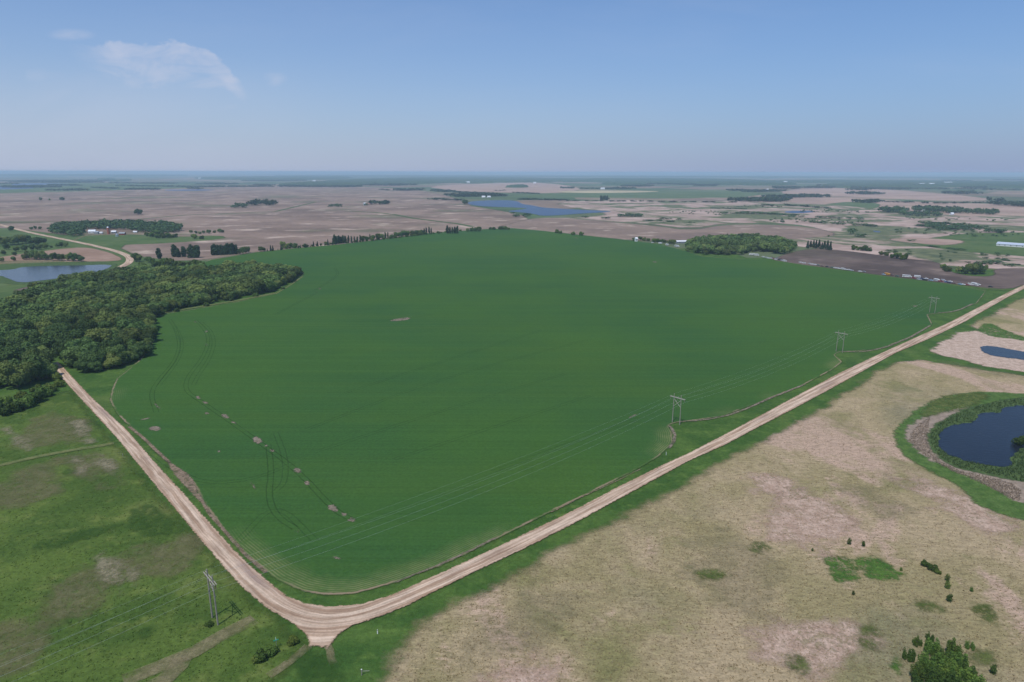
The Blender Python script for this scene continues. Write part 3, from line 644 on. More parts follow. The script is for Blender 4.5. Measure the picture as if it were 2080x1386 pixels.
def crown_geo(kind, r, H_, W, n, size):
    P, Nn = [], []
    if kind in ('broad', 'shrub'):
        nl = 13 if kind == 'broad' else 9
        base = .03*H_ if kind == 'broad' else .0
        cz = (H_+base)/2; hz_ = (H_-base)/2
        lobes = []
        for i in range(nl):
            th = i*2.399+r.uniform(-.4, .4); zz = r.uniform(-.75, .85); rr = math.sqrt(max(0, 1-zz*zz))*r.uniform(.5, .72)
            lobes.append((np.array([math.cos(th)*rr*W/2, math.sin(th)*rr*W/2, cz+zz*.66*hz_]), r.uniform(.30, .50)*W/2*(1-.2*abs(zz))))
        lobes.append((np.array([0, 0, cz]), .55*min(W/2, hz_)))
    elif kind == 'poplar':
        lobes = [(np.array([r.uniform(-.17, .17)*W, r.uniform(-.17, .17)*W, H_*(.08+.84*i/9)]), W/2*r.uniform(.8, 1.1)*(.55+.5*math.sin(math.pi*min(.86, .2+i/9*.72)))) for i in range(10)]
    elif kind == 'willow':
        lobes = []
        for i in range(15):
            a = r.uniform(0, 6.28); d = math.sqrt(r.uniform(0, 1))*W/2*.8; h = H_*(1-.5*(d/(W/2))**1.5)*r.uniform(.5, 1.15)
            for t in np.linspace(.25, 1, 5): lobes.append((np.array([math.cos(a)*d*(1+.25*t), math.sin(a)*d*(1+.25*t), h*t]), W*.13*(1.15-.45*t)))
    if kind == 'spruce':
        t = r.uniform(0, 1, n)**.75; z = H_*(.06+.94*t); lay = .72+.28*np.abs(np.sin(t*H_*2.1))
        rad = W/2*(1-t)*lay*r.uniform(.65, 1.05, n)+.08; th = r.uniform(0, 6.283, n)
        P = np.column_stack([np.cos(th)*rad, np.sin(th)*rad, z]); Nn = np.column_stack([np.cos(th)*.8, np.sin(th)*.8, np.full(n, .6)])
        return clumps(P, Nn, size, r)
    wts = np.array([l[1]**2 for l in lobes]); idx = r.choice(len(lobes), n, p=wts/wts.sum())
    d = r.normal(0, 1, (n, 3)); d[:, 2] = d[:, 2]*.9+.25; d /= np.linalg.norm(d, axis=1)[:, None]
    c = np.array([l[0] for l in lobes])[idx]; rad = np.array([l[1] for l in lobes])[idx]
    P = c+d*(rad*r.uniform(.8, 1.08, n))[:, None]
    P[:, 2] = np.maximum(P[:, 2], .12*size)
    return clumps(P, d, size, r, {'willow': .55, 'poplar': .6}.get(kind, .36))
def trunk_mesh(name, H_, W, r, mat, kind):
    m = MB(); t = Vector((r.uniform(-.03, .03)*H_, r.uniform(-.03, .03)*H_, H_*.62))
    rad = .022*H_+.05
    m.tube([(0, 0, -.25), (0, 0, H_*.25), tuple(t)], rad, 7, rad*.45)
    if kind == 'broad':
        for k in range(4):
            a = k*1.57+r.uniform(-.4, .4); h0 = H_*r.uniform(.2, .4)
            m.tube([(0, 0, h0), (math.cos(a)*W*.16, math.sin(a)*W*.16, h0+H_*.16), (math.cos(a)*W*.3, math.sin(a)*W*.3, h0+H_*.34)], rad*.5, 5, rad*.15)
    return m.mesh(name, mat)
PROTO = {}
def protos(key, kind, nvar, H_, W, n, size, mat, cm='crown', tm='trunk', bark=None):
    L = []
    for i in range(nvar):
        r = np.random.default_rng(hash_(key)+i)
        h = H_*r.uniform(.9, 1.1); w = W*r.uniform(.88, 1.12)
        v, f, sh = crown_geo(kind, r, h, w, n, size)
        L.append((mesh_np(cm, v, f, mat, {'shade': sh}), trunk_mesh(tm, h, w, r, bark or MB_BARK, kind)))
    PROTO[key] = L
def hash_(s): return sum(ord(c)*(i+3) for i, c in enumerate(s))
protos('broad', 'broad', 8, 13, 15.5, 5600, .46, ML['leaf'])
protos('broadmid', 'broad', 6, 13, 13.5, 1300, .80, ML['leaf'])
protos('grovetree', 'broad', 6, 13, 13.5, 1300, .80, ML['grove'])
protos('dead', 'broad', 2, 11, 9, 700, .40, ML['grey'])
protos('shrub', 'shrub', 5, 5, 7, 900, .45, ML['shrub'], 'foliage', 'stem')
protos('poplar', 'poplar', 5, 14.5, 5.4, 900, .70, ML['poplar'])
protos('spruce', 'spruce', 4, 12, 5, 700, .65, ML['spruce'])
protos('sapling', 'poplar', 3, 2.6, 1.1, 420, .13, ML['shrub'], 'foliage', 'stem')
protos('willow', 'willow', 6, 4.4, 4.3, 4200, .14, ML['willow'], 'foliage', 'stem')
protos('bush', 'shrub', 3, 1.5, 3.2, 1500, .13, ML['shrub'], 'foliage', 'stem')
NI = [0]
def tree(key, name, x, y, label, cat='tree', group=None, sc=1.0, wide=1.0, z=0.0):
    NI[0] += 1; r = random.Random(NI[0]*31+5)
    c, t = PROTO[key][r.randrange(len(PROTO[key]))]
    e = empty(name, (x, y, z), r.uniform(0, 6.28), (sc*wide, sc*wide, sc)); tag(e, label, cat, group)
    link(c.name.split('.')[0], c, e); link(t.name.split('.')[0], t, e)
    return e
FAR = []          # (x, y, height, width): trees too far or too many to keep apart, joined later
def inpoly(p, poly): return sdf_poly(np.array([p]), poly)[0] > 0
def fill(px, space, seed, jit=.35):
    poly = pts(px); r = np.random.default_rng(seed); lo, hi = poly.min(0), poly.max(0); out = []
    row = 0; y = lo[1]
    while y < hi[1]:
        x = lo[0]+(row % 2)*space/2
        while x < hi[0]:
            out.append((x+r.uniform(-jit, jit)*space, y+r.uniform(-jit, jit)*space)); x += space
        y += space*.866; row += 1
    out = np.array(out); return out[sdf_poly(out, poly) > 0]
def proj(p, z=0.0):
    d = MROT.T @ (np.array([p[0], p[1], z])-np.array([0, 0, H])); return 1040+F*d[0]/-d[2], 693-F*d[1]/-d[2]

# the wood on the left, a road running into it
wood_px = [(150,758),(230,748),(278,726),(303,690),(297,655),(320,634),(400,620),(480,604),(552,592),(588,570),(606,556),(560,553),(480,549),(440,557),(380,560),(320,560),(240,566),(170,575),(110,590),(75,603),(40,615),(0,632),(-110,650),(-140,780),(-20,800),(60,786),(112,768)]
def clear(p):
    c, _ = line_coords(np.array([p]), np.array([at(131,763), at(131,763)+np.array([-.672,.74])*220])); 
    if abs(c[0]) < 4.5: return True
    u, v = proj(p)
    return 312 < u < 332 and 583 < v < 596
wood = [p for p in fill(wood_px, 12.2, 3) if not clear(p)]
grove_px = [(1398,512),(1440,519),(1500,519),(1520,513),(1560,514),(1600,519),(1614,511),(1612,500),(1570,492),(1500,487),(1440,490),(1400,500)]
grove = list(fill(grove_px, 13.0, 5))
farm_px = [(95,473),(150,482),(190,478),(280,472),(330,479),(366,470),(360,462),(290,458),(200,457),(120,461)]
def farmclear(p):
    u, v = proj(p); return (168 < u < 272 and v > 467)
farmwood = [p for p in fill(farm_px, 14, 9) if not farmclear(p)]
ep = pts([(175,757),(200,754),(230,748),(256,738),(278,726),(292,708),(302,690),(299,670),(298,655),(320,636),(360,627),(400,620.5),(440,613),(480,605),(520,597.5),(552,592),(572,581),(588,571),(600,561),(607,555)])
seg_ = np.r_[0, np.cumsum(np.hypot(*np.diff(ep, axis=0).T))]
EDGE = []
for s_ in np.arange(0, seg_[-1], 6.5):
    q = np.array([np.interp(s_, seg_, ep[:, 0]), np.interp(s_, seg_, ep[:, 1])])+rng.normal(0, 1.6, 2); EDGE.append(q)
cand = [('edge', p) for p in EDGE]+[('wood', p) for p in wood]+[('grove', p) for p in grove]+[('farm', p) for p in farmwood]
def inview(p):
    u, v = proj(p); return -60 < u < 2140
cand = [c for c in cand if inview(c[1])]
cand.sort(key=lambda c: math.hypot(*c[1]))
LAB = dict(wood=('broadleaf tree in the dense wood left of the green crop field', 'trees of the wood left of the crop field'),
           grove=('broadleaf tree in the rounded grove on the crop field\'s far right edge', 'trees of the rounded grove by the parked vehicles'),
           farm=('dark broadleaf tree in the shelter wood behind the distant farmyard', 'trees of the farmyard shelter wood'))
gfront = sorted([c for c in cand if c[0] == 'grove'], key=lambda c: -proj(c[1])[1])[:42]
WOODMASS, GROVEMASS = [], []
keep = gfront+[c for c in cand if c[0] == 'edge']
keep += [c for c in cand if c[0] == 'wood'][:max(0, 222-len(keep))]
for k, p in cand[300:]: pass
kept = set(id(c) for c in keep)
def place(k, p):
    u, v = proj(p)
    if k == 'grove':
        if v > 512: return 'broadleaf tree on the near side of the rounded grove by the parked vehicles', 'near trees of the rounded grove'
        return LAB['grove']
    if sdf_poly(np.array([p]), crop_poly)[0] > -16:
        if v > 655: return 'tree on the wood\'s curved near edge, between road end and crop', 'trees on the near crop edge of the wood'
        if v > 600: return 'tree on the wood\'s straight middle edge along the crop', 'trees on the middle crop edge of the wood'
        return 'tree at the wood\'s far right tip on the crop', 'trees at the right tip of the wood'
    if math.hypot(u-321, v-590) < 34: return 'tree close round the white roofed house inside the wood', 'trees round the house in the wood'
    if v > 735: return 'tree at the wood\'s lower left, beside the road\'s end', 'trees beside the road end'
    if u < 110 and v < 650: return 'tree at the wood\'s upper left, towards the pond', 'trees of the wood towards the pond'
    if u < 130: return 'tree at the left frame side of the dense wood', 'trees at the left frame side of the wood'
    if v < 575: return 'tree along the wood\'s back edge towards the poplars', 'trees along the back of the wood'
    if v > 650: return 'tree in the near interior of the wood above the road\'s end', 'trees in the near interior of the wood'
    return 'tree in the far interior of the wood right of the pond', 'trees in the far interior of the wood'
for i, c in enumerate(cand):
    k, p = c; r = random.Random(i)
    if id(c) in kept:
        sc = r.uniform(.68, 1.32) if k != 'edge' else r.uniform(.42, .85)
        dead = k == 'wood' and r.random() < .05
        if dead: tree('dead', 'leafless_tree', p[0], p[1], 'grey, nearly leafless tree among the green crowns of the wood', 'tree', 'leafless trees in the wood', sc)
        else:
            lb, gp = place(k, p)
            tree('broad' if k in ('wood', 'edge') else 'grovetree', 'broadleaf_tree', p[0], p[1], lb, 'tree', gp, sc, r.uniform(.95, 1.15))
    else:
        sc = r.uniform(.68, 1.3)
        dict(wood=WOODMASS, grove=GROVEMASS, farm=FAR)[k].append((p[0], p[1], 13*sc, 14.8*sc*r.uniform(.95, 1.1)))

def one(key, name, u, v, label, cat='tree', group=None, sc=1.0, wide=1.0):
    p = at(u, v); return tree(key, name, p[0], p[1], label, cat, group, sc, wide)
# shrubs and young trees at the wood's near edge
for i, (u, v, s) in enumerate([(8,842,1.3),(30,836,1.2),(52,828,1.3),(72,818,1.25),(92,806,1.2),(104,795,.9),(12,822,1.0),(45,812,.9),(75,800,1.0)]):
    one('shrub', 'shrub', u, v, 'rounded green shrub in the hedge at the pasture\'s upper left edge', 'shrub', 'hedge shrubs above the pasture', s)
for i, (u, v, s) in enumerate([(5,785,1.3),(28,782,1.2),(52,778,1.3),(76,772,1.3),(98,766,1.2),(116,772,.9),(122,785,.8),(-15,790,1.3)]):
    one('shrub', 'shrub', u, v, 'bushy green shrub at the wood\'s foot left of the gravel road\'s end', 'shrub', 'shrubs at the foot of the wood', s)
for u, v, s in [(160,752,.9),(200,748,1.0),(245,742,.9),(300,680,1.0),(305,662,.8),(330,640,.9),(360,634,.8),(420,622,.8),(470,612,.8),(520,603,.8),(575,588,.8),(592,574,.7),(612,558,.9)]:
    one('shrub', 'shrub', u, v, 'low shrub on the wood\'s edge bordering the green crop', 'shrub', 'shrubs along the wood\'s crop side', s*.9)
e = empty('dead_trunk', (*at(541, 590), 0)); tag(e, 'pale bare dead trunk standing before the wood\'s right end', 'tree')
m = MB(); m.tube([(0,0,-.2),(.1,0,5),(-.1,.1,11.5)], .5, 8, .22); m.build('trunk', MB_PALE, e)
m = MB(); m.tube([(0,0,7),(.8,.2,8.6),(1.2,.3,10)], .14, 6, .05); m.tube([(0,0,8.5),(-.7,.1,9.8),(-.9,-.2,11)], .12, 6, .04); m.build('branch', MB_PALE, e)

# tall columnar trees in front of the ploughed field, and the windbreak along the crop's far edge
G = 'columnar trees of the windbreak along the crop'
for i, (u, v, s) in enumerate([(323,526,1.05),(355,522,1.2),(363,523,.9),(374,522,1.0),(388,524,1.15),(398,524,1.2),(401,524,1.1)]):
    one('poplar', 'poplar_tree', u, v, 'dark upright poplar standing behind the left wood before brown soil', 'tree', 'poplars behind the left wood', s, 1.25)
for u in (433,438,444,450,456,462,468,474,480): one('poplar', 'poplar_tree', u+random.uniform(-1,1), 519-(u-433)*.05, 'upright dark poplar in the tight row at the windbreak\'s left end', 'tree', 'poplars in the tight row', random.uniform(.95,1.15), 1.05)
for u, v in ((487,517),(493,517),(500,515),(504,514)): one('broadmid', 'broadleaf_tree', u, v, 'round tree at the right end of the tight poplar row', 'tree', 'round trees by the poplar row', random.uniform(.75,.95), .7)
for u, v, s in ((530,512,.75),(537,511,.5),(575,505,.95),(583,505,.8),(592,504,.7),(600,503,.6)): one('broadmid', 'broadleaf_tree', u, v, 'round tree standing alone between small windbreak spruces', 'tree', 'round trees of the windbreak', s, .85)
for u in list(range(545,570,6))+list(range(604,684,7)): one('spruce', 'spruce_tree', u+random.uniform(-2.5, 2.5), 511-(u-545)*.10, 'small pointed tree in the gappy stretch of the windbreak', 'tree', 'small pointed trees of the windbreak', random.uniform(.22,.8), 1.05)
for u in (680,684,689,693,697,702): one('poplar', 'poplar_tree', u, 496-(u-680)*.08, 'slim dark poplar in the windbreak\'s middle cluster', 'tree', 'poplars of the middle cluster', random.uniform(.8,1), .9)
for u in range(708,735,6): one('poplar', 'poplar_tree', u, 494-(u-708)*.09, 'slim pale poplar left of the windbreak\'s bushy middle', 'tree', 'thin poplars of the windbreak', random.uniform(.7,.85), .6)
for i, (u, s) in enumerate([(738,.8),(745,.7),(758,.8),(768,.95),(775,.8),(796,.7),(804,.85),(812,.9),(820,1.0),(828,.9),(838,.8),(846,.8),(853,.95),(858,.8)]): one('broadmid', 'broadleaf_tree', u, 491-(u-738)*.115, 'dense green tree in the bushy middle of the windbreak', 'tree', 'bushy trees of the windbreak', s, .85)
for u in (752,783,788,862,866,872,876): one('poplar', 'poplar_tree', u, 490-(u-738)*.11, 'slim poplar rising between the windbreak\'s bushy trees', 'tree', 'poplars among the bushy trees', random.uniform(.75,.95), .6)
for u in list(range(572, 690, 9))+list(range(706, 900, 8))+list(range(905, 940, 7)):
    one('shrub', 'shrub', u+random.uniform(-2, 2), 509.5-(u-545)*.098 if u < 700 else 494.5-(u-708)*.108, 'low green shrub in the grassy strip under the windbreak trees', 'shrub', 'low shrubs under the windbreak', random.uniform(.5, 1.15))
for u in (909,914,919,924,929): one('poplar', 'poplar_tree', u, 475, 'slim poplar in the small far cluster on the crop edge', 'tree', 'poplars of the small far cluster', random.uniform(.8,1.05), .8)
for u, s in ((950,.65),(958,.8),(966,.85),(973,.9)): one('broadmid', 'broadleaf_tree', u, 471.5, 'green tree at the far right end of the windbreak', 'tree', 'end trees of the windbreak', s, .9)
for u, s in ((996,.9),(1003,1.0),(1018,1.2),(1026,1.2),(1032,1.0)): one('shrub', 'shrub', u, 467, 'low shrub on the grassy far corner of the crop', 'shrub', 'shrubs on the crop\'s far corner', s*1.2)
for u, v, s, l in ((1131,474,1.5,'taller bush of the pair'),(1138,475,1.2,'smaller bush of the pair'),(1164,478,1.3,'lone round bush'),(1181,478.5,1.4,'rightmost lone bush')): one('shrub', 'shrub', u, v, 'dark '+l+' on the crop\'s far edge before pale soil', 'shrub', None, s)
one('shrub', 'shrub', 1289, 490, 'dark bush left of the white shed at the vehicle row\'s left end', 'shrub', None, 1.5)
for u, v in ((1300,489),(1308,490),(1316,491),(1328,493),(1336,493),(1344,494),(1350,494),(1360,496),(1368,497)): one('shrub', 'shrub', u, v-1, 'light green shrub among white trailers left of the grove', 'shrub', 'shrubs left of the grove', random.uniform(1.0,1.5))
# spruces right of the grove
for u, v in ((1640,505),(1646,503),(1652,504),(1657,505),(1663,505),(1669,507),(1674,506),(1680,508),(1686,509)): one('spruce', 'spruce_tree', u, v, 'dark spruce in the small stand on the bare hill right of the grove', 'tree', 'spruces on the bare hill', random.uniform(.9,1.25), 1.2)
# trees in the bay of the dark field
for u, v, s in ((1948,556,.8),(1958,557,.9),(1966,557,1.05),(1975,558,1.1),(1983,557,1.15),(1990,557,1.1),(1997,556,.9),(1970,552,.9)): one('broadmid', 'broadleaf_tree', u, v, 'tree of the loose clump in the dark field\'s grassy bay', 'tree', 'clump in the dark field\'s bay', s, .8)
for u, v in ((1812,525),(1822,526),(1832,528),(1836,527),(1790,518),(1800,520),(1735,508),(1745,509),(1755,510),(1765,511),(1915,545),(1920,550),(1925,552)): one('shrub', 'shrub', u, v, 'shrub on the grassy rim of the dark ploughed field', 'shrub', 'shrubs on the dark field\'s rim', random.uniform(1.0,1.8))
# around the left pond
for u, v, s in ((4,533,.6),(28,531,.55),(52,528,.8),(60,527,1.0),(70,528,1.1),(80,528,1.15),(88,528,1.0),(95,529,.7),(110,530,.9),(118,529,.8),(126,530,.85),(142,530,.95),(150,531,1.0),(160,531,.7),(166,532,.6)): one('broadmid', 'broadleaf_tree', u, v, 'green tree on the far bank of the left pond', 'tree', 'trees on the pond\'s far bank', s, .9)
for u, v, s in ((5,500,1.3),(22,497,1.2),(30,498,1.3),(38,496,1.3),(46,496,1.3),(54,495,1.2),(64,497,1.0),(72,497,1.0),(80,498,1.1),(88,496,.9),(14,508,.8),(34,512,.8),(52,511,.8),(66,509,.8),(80,508,.9),(92,506,.8),(8,518,.6),(30,520,.5),(118,503,.6),(126,502,.7),(134,502,.65),(104,504,.4),(24,470,.9),(64,467,.6),(72,466,.6),(82,467,.6)): one('broadmid', 'broadleaf_tree', u, v, 'dark tree in the scattered copse below the far left road', 'tree', 'copse below the far left road', s, .95)
for u, v, s in ((277,532,1.0),(282,532,.8),(302,534,.65),(308,535,.6)): one('broadmid', 'broadleaf_tree', u, v, 'green tree beside the bend of the far gravel road', 'tree', 'trees at the far road\'s bend', s)
for u, v in ((335,538),(345,540),(355,541),(370,541),(385,542),(400,542),(412,543),(340,548),(360,550),(290,545),(318,542)): one('shrub', 'shrub', u, v, 'yellow-green shrub between the wood and the poplars', 'shrub', 'shrubs behind the wood', random.uniform(1.2,1.9))
for u, v, s in ((388,474,.7),(398,475,.6),(406,476,.65),(414,475,.6),(424,475,.9),(436,474,.7),(446,473,.8),(452,473,.7)): one('broadmid', 'broadleaf_tree', u, v, 'small tree on the green strip right of the farmyard wood', 'tree', 'trees right of the farmyard wood', s*.8)
for u, v in ((310,482),(322,484),(334,484),(344,484),(356,483),(300,480),(320,478),(395,486),(410,486)): one('shrub', 'shrub', u, v, 'low bright shrub on grass right of the farmyard', 'shrub', 'shrubs right of the farmyard', random.uniform(1.3,2.0))
one('broadmid', 'broadleaf_tree', 281, 436, 'lone large round tree in the ploughed field above the farm', 'tree', None, 1.5, 1.2)
one('broadmid', 'broadleaf_tree', 83, 408, 'leftmost of three lone trees far out in the ploughed field', 'tree', None, 1.2, .8)
one('broadmid', 'broadleaf_tree', 101, 408, 'smallest, middle of three lone trees far in the ploughed field', 'tree', None, .8, .8)
one('broadmid', 'broadleaf_tree', 127, 408, 'widest, rightmost of three lone trees far in the ploughed field', 'tree', None, 1.3, 1.3)
one('broadmid', 'broadleaf_tree', 945, 416, 'lone dark tree at the left tip of the blue lake', 'tree', None, 1.9, .9)
for u in (1221,1225,1229,1233): one('poplar', 'poplar_tree', u, 407, 'tall poplar in the lone far row above the marsh', 'tree', 'lone far poplar row', random.uniform(1.2,1.5), 1.2)

# near shrubs, bottom right
for u, v, s in ((1866,1382,.9),(1888,1384,1.0),(1912,1388,1.0),(1936,1384,1.05),(1958,1390,1.0),(1978,1396,.9),(1905,1352,.95),(1922,1350,.85),(1946,1356,.9),(1875,1402,1.0),(1925,1408,1.1),(1975,1412,1.0)):
    p = at(u, v); tree('willow', 'willow_bush', p[0], p[1], 'willow bush filling the middle of the big clump at the lower right', 'bush', 'willow bushes filling the big clump', s, 1.15)
for i, (u, v, s, l) in enumerate([(1895,1330,1.0,'tall willow bush at the back of the big clump, left of its twin'),(1935,1335,1.05,'tall willow bush at the back of the big clump, right of its twin'),(1880,1365,1.1,'broad willow bush at the left front of the big clump'),(1920,1372,1.25,'broad willow bush in the front middle of the big clump'),(1960,1375,1.1,'broad willow bush at the right front of the big clump'),(1900,1400,1.3,'willow bush cut by the lower frame, left of the big clump\'s middle'),(1950,1405,1.3,'willow bush cut by the lower frame, right of the big clump\'s middle'),(1845,1340,.75,'small loose willow bush left of the big clump'),(1862,1310,.55,'slim grey-green willow shoot behind the small loose bush'),(1888,1300,.5,'slim bright willow shoot just above the big clump'),(1970,1318,.5,'small grey willow bush above the clump\'s right shoulder')]):
    one('willow', 'willow_bush', u, v, l, 'bush', 'willow bushes at the meadow\'s lower right', s, .95)
for u, v, s, l in ((1725,1106,1.0,'left one of two thin upright saplings above the bright grass'),(1753,1110,.9,'right one of two thin upright saplings above the bright grass'),(1924,1180,1.0,'dark sapling, upper of the stacked pair right of the bright grass'),(1924,1196,1.1,'dark sapling, lower of the stacked pair right of the bright grass'),(1928,1222,1.2,'ragged sapling just below the stacked pair'),(1973,1202,.7,'tiny dark sapling right of the stacked pair'),(1733,1209,.6,'tiny dark sapling below the bright grass patches'),(2016,1368,1.2,'small dark sapling right of the big willow clump'),(1830,1160,.6,'tiny sapling at the right tip of the bright grass'),(1650,1120,.5,'tiny sapling left above the bright grass')):
    one('sapling', 'sapling', u, v, l, 'sapling', None, s*.8, 1.3)
for u, v, s, l in ((1880,1150,1.1,'low dark bush right above the bright grass patch'),(1893,1158,1.0,'low bush just right of the darker one above the bright grass'),(1905,1165,.8,'smallest of three low bushes right of the bright grass')): one('bush', 'bush', u, v, l, 'bush', None, s)
for u, v, s, l in ((520,1345,1.0,'left end bush of the dark brushy row by the crossing'),(533,1338,1.25,'middle bush of the dark brushy row by the crossing'),(548,1331,1.2,'right bush of the dark brushy row by the crossing'),(560,1325,.8,'small bush at the right tip of the brushy row'),(594,1308,1.2,'lone yellow-green bush left of the crossing'),(425,1272,.7,'small bush at the nearest pole\'s left foot'),(2075,905,2.2,'green bush on the reedy spit in the big pond')): one('bush', 'bush', u, v, l, 'bush', None, s)

# far belts and copses: (u0, v0, u1, v1, rows, spacing m, height)
def belt(u0, v0, u1, v1, depth, space, h, seed, gap=0.0):
    a, b = at(u0, v0), at(u1, v1); L = np.hypot(*(b-a)); d = (b-a)/L; nrm = np.array([-d[1], d[0]]); 
    if nrm[1] < 0: nrm = -nrm
    r = np.random.default_rng(seed); n = max(1, int(L/space)); k = max(1, int(depth/space))
    for i in range(n):
        for j in range(k):
            if r.random() < gap: continue
            p = a+d*(i+r.uniform(0, .9))*space+nrm*(j+r.uniform(0, .8))*space
            FAR.append((p[0], p[1], h*r.uniform(.7, 1.15), space*r.uniform(.95, 1.4)))
B = [(470,423,500,423,60,18,19),(500,418,560,418,110,18,20),(665,421,695,421,40,16,11),(752,416,792,416,80,16,17),(740,418,750,417,20,14,10),
     (0,381,32,382,300,26,18),(20,371,150,372,400,40,18),(95,377,150,378,100,26,15),(90,388,118,388,60,20,14),(135,388,182,387,80,20,16),(250,386,320,386,120,24,13),
     (185,382,230,384,60,26,11),(230,378,420,381,80,30,12),(300,373,340,373,100,40,14),(380,384,405,385,60,24,13),(400,381,560,380,160,30,14),
     (560,380,720,381,220,28,18),(700,376,800,376,300,34,18),(700,380,717,380,80,24,14),(796,378,850,376,300,30,17),(815,388,870,387,130,22,17),(873,389,905,391,90,22,15),
     (770,386,790,387,30,20,9),(870,406,935,408,50,20,9),(915,391,970,394,60,20,10),(930,401,1040,399,180,22,17),(940,393,960,393,40,20,10),(1000,388,1030,388,30,20,8),(1040,392,1100,395,24,20,8),
     (1180,384,1300,384,60,26,10),(1240,385,1292,384,120,24,15),(1200,384,1208,384,30,24,9),(1230,407,1240,407,20,16,10),(1050,406,1150,408,60,20,7),(1150,409,1300,410,24,20,6),
     (1300,410,1500,412,20,22,6),(1535,391,1600,389,120,24,16),(1538,411,1610,408,160,22,17),(1580,403,1695,401,120,20,17),(1540,409,1575,411,100,22,14),(1715,394,1757,396,140,20,18),
     (1760,413,1803,411,80,18,15),(1778,432,1840,434,130,18,19),(1830,438,1930,440,60,18,14),(1840,430,1935,434,160,18,19),(1930,434,2034,437,90,17,17),(1800,411,1900,414,24,18,8),(1900,414,2010,413,20,20,7),
     (2000,416,2100,422,150,22,18),(2018,411,2040,411,60,22,26),(1830,379,1910,381,160,34,17),(1910,393,1960,395,160,28,18),(1965,391,1985,391,80,28,14),(1660,381,1760,382,200,34,16),
     (1770,383,2080,387,120,44,12),(1860,455,1960,466,70,20,9),(1920,460,1990,470,80,18,7),(2030,475,2060,473,40,14,11),(1500,432,1620,440,40,18,6),(1600,441,1770,447,30,18,7),(1640,452,1790,462,22,18,6),
     (1440,424,1530,426,30,18,6),(1460,434,1560,436,40,16,6),(1260,441,1310,441,60,16,9),(1300,448,1380,452,20,16,5),(1180,443,1240,445,24,16,5),(1050,441,1090,440,30,14,10),(1030,435,1050,436,20,14,7),
     (1345,446,1385,447,24,16,6),(1716,476,1735,477,30,14,13),(1735,482,1760,484,30,14,7),(1830,489,1870,492,16,12,4),(1870,500,1960,510,10,14,3),(1960,536,2080,540,8,18,4),(1540,418,1580,420,30,18,8),(1635,421,1645,421,20,16,13),(1590,417,1680,424,16,18,6)]
r_ = np.random.default_rng(77)
for k in range(60):
    v = r_.uniform(366, 388); u = r_.uniform(-40, 2100); w = r_.uniform(20, 130)*(1 if v < 378 else .6)
    if 130 < u < 980 and v > 378 or 980 < u < 1120 and v > 372: continue
    B.append((u, v, u+w, v+r_.uniform(-.4, 1.2), r_.uniform(60, 300), 34 if v < 378 else 24, r_.uniform(12, 19)))
mp_ = pts([(1240,437),(1560,415),(1900,442),(2080,445),(2080,545),(1860,530),(1700,490),(1560,455),(1330,452)])
lo_, hi_ = mp_.min(0), mp_.max(0); q_ = r_.uniform(lo_, hi_, (2600, 2)); q_ = q_[sdf_poly(q_, mp_) > 0]
den = np.sin(q_[:, 0]*.013+q_[:, 1]*.006)+np.sin(q_[:, 1]*.017-q_[:, 0]*.004)
for x, y in q_[den > .7][:420]: FAR.append((x, y, r_.uniform(1.8, 4.5), r_.uniform(4, 9)))
for i, b in enumerate(B): belt(*b, 100+i, .12)
# join them: one low template per crown, scaled and turned
def far_mass(name, L, nq, size, seed, mat, label='far copses and shelter belts scattered across the plain'):
    r = np.random.default_rng(seed); Vs, Ss, Ts = [], [], []
    tp = [crown_geo('broad', np.random.default_rng(seed+50+k), 1.0, 1.0, nq, size) for k in range(6)]
    for i, (x, y, h, w) in enumerate(L):
        v, f, sh = tp[i % 6]; a = r.uniform(0, 6.28); c, s = math.cos(a), math.sin(a)
        q = v*[w*1.1, w*1.1, h]; Vs.append(np.column_stack([q[:, 0]*c-q[:, 1]*s+x, q[:, 0]*s+q[:, 1]*c+y, np.maximum(q[:, 2]-.04*h, .05)]))
        Ss.append(np.clip(sh+r.normal(0, .18), 0, 1)); Ts.append(np.full(len(sh), r.uniform(0, 1)))
    V = np.concatenate(Vs); n = len(V)//4
    o = link(name, mesh_np(name, V, np.arange(n*4).reshape(n, 4), mat, {'shade': np.concatenate(Ss), 'tone': np.concatenate(Ts)})); o['kind'] = 'stuff'
    o['label'] = label
near_far = [t for t in FAR if math.hypot(t[0], t[1]) < 2600]; far_far = [t for t in FAR if math.hypot(t[0], t[1]) >= 2600]
far_mass('woodland', WOODMASS, 1700, .046, 3, ML['wood_mass'], 'deeper trees of the wood left of the crop field, behind the nearer ones')
far_mass('woodland', GROVEMASS, 700, .065, 4, ML['grove_mass'], 'trees at the back of the rounded grove by the parked vehicles')
far_mass('distant_trees', near_far, 110, .10, 1, ML['far'])
far_mass('distant_copses', far_far, 40, .17, 2, ML['far'])
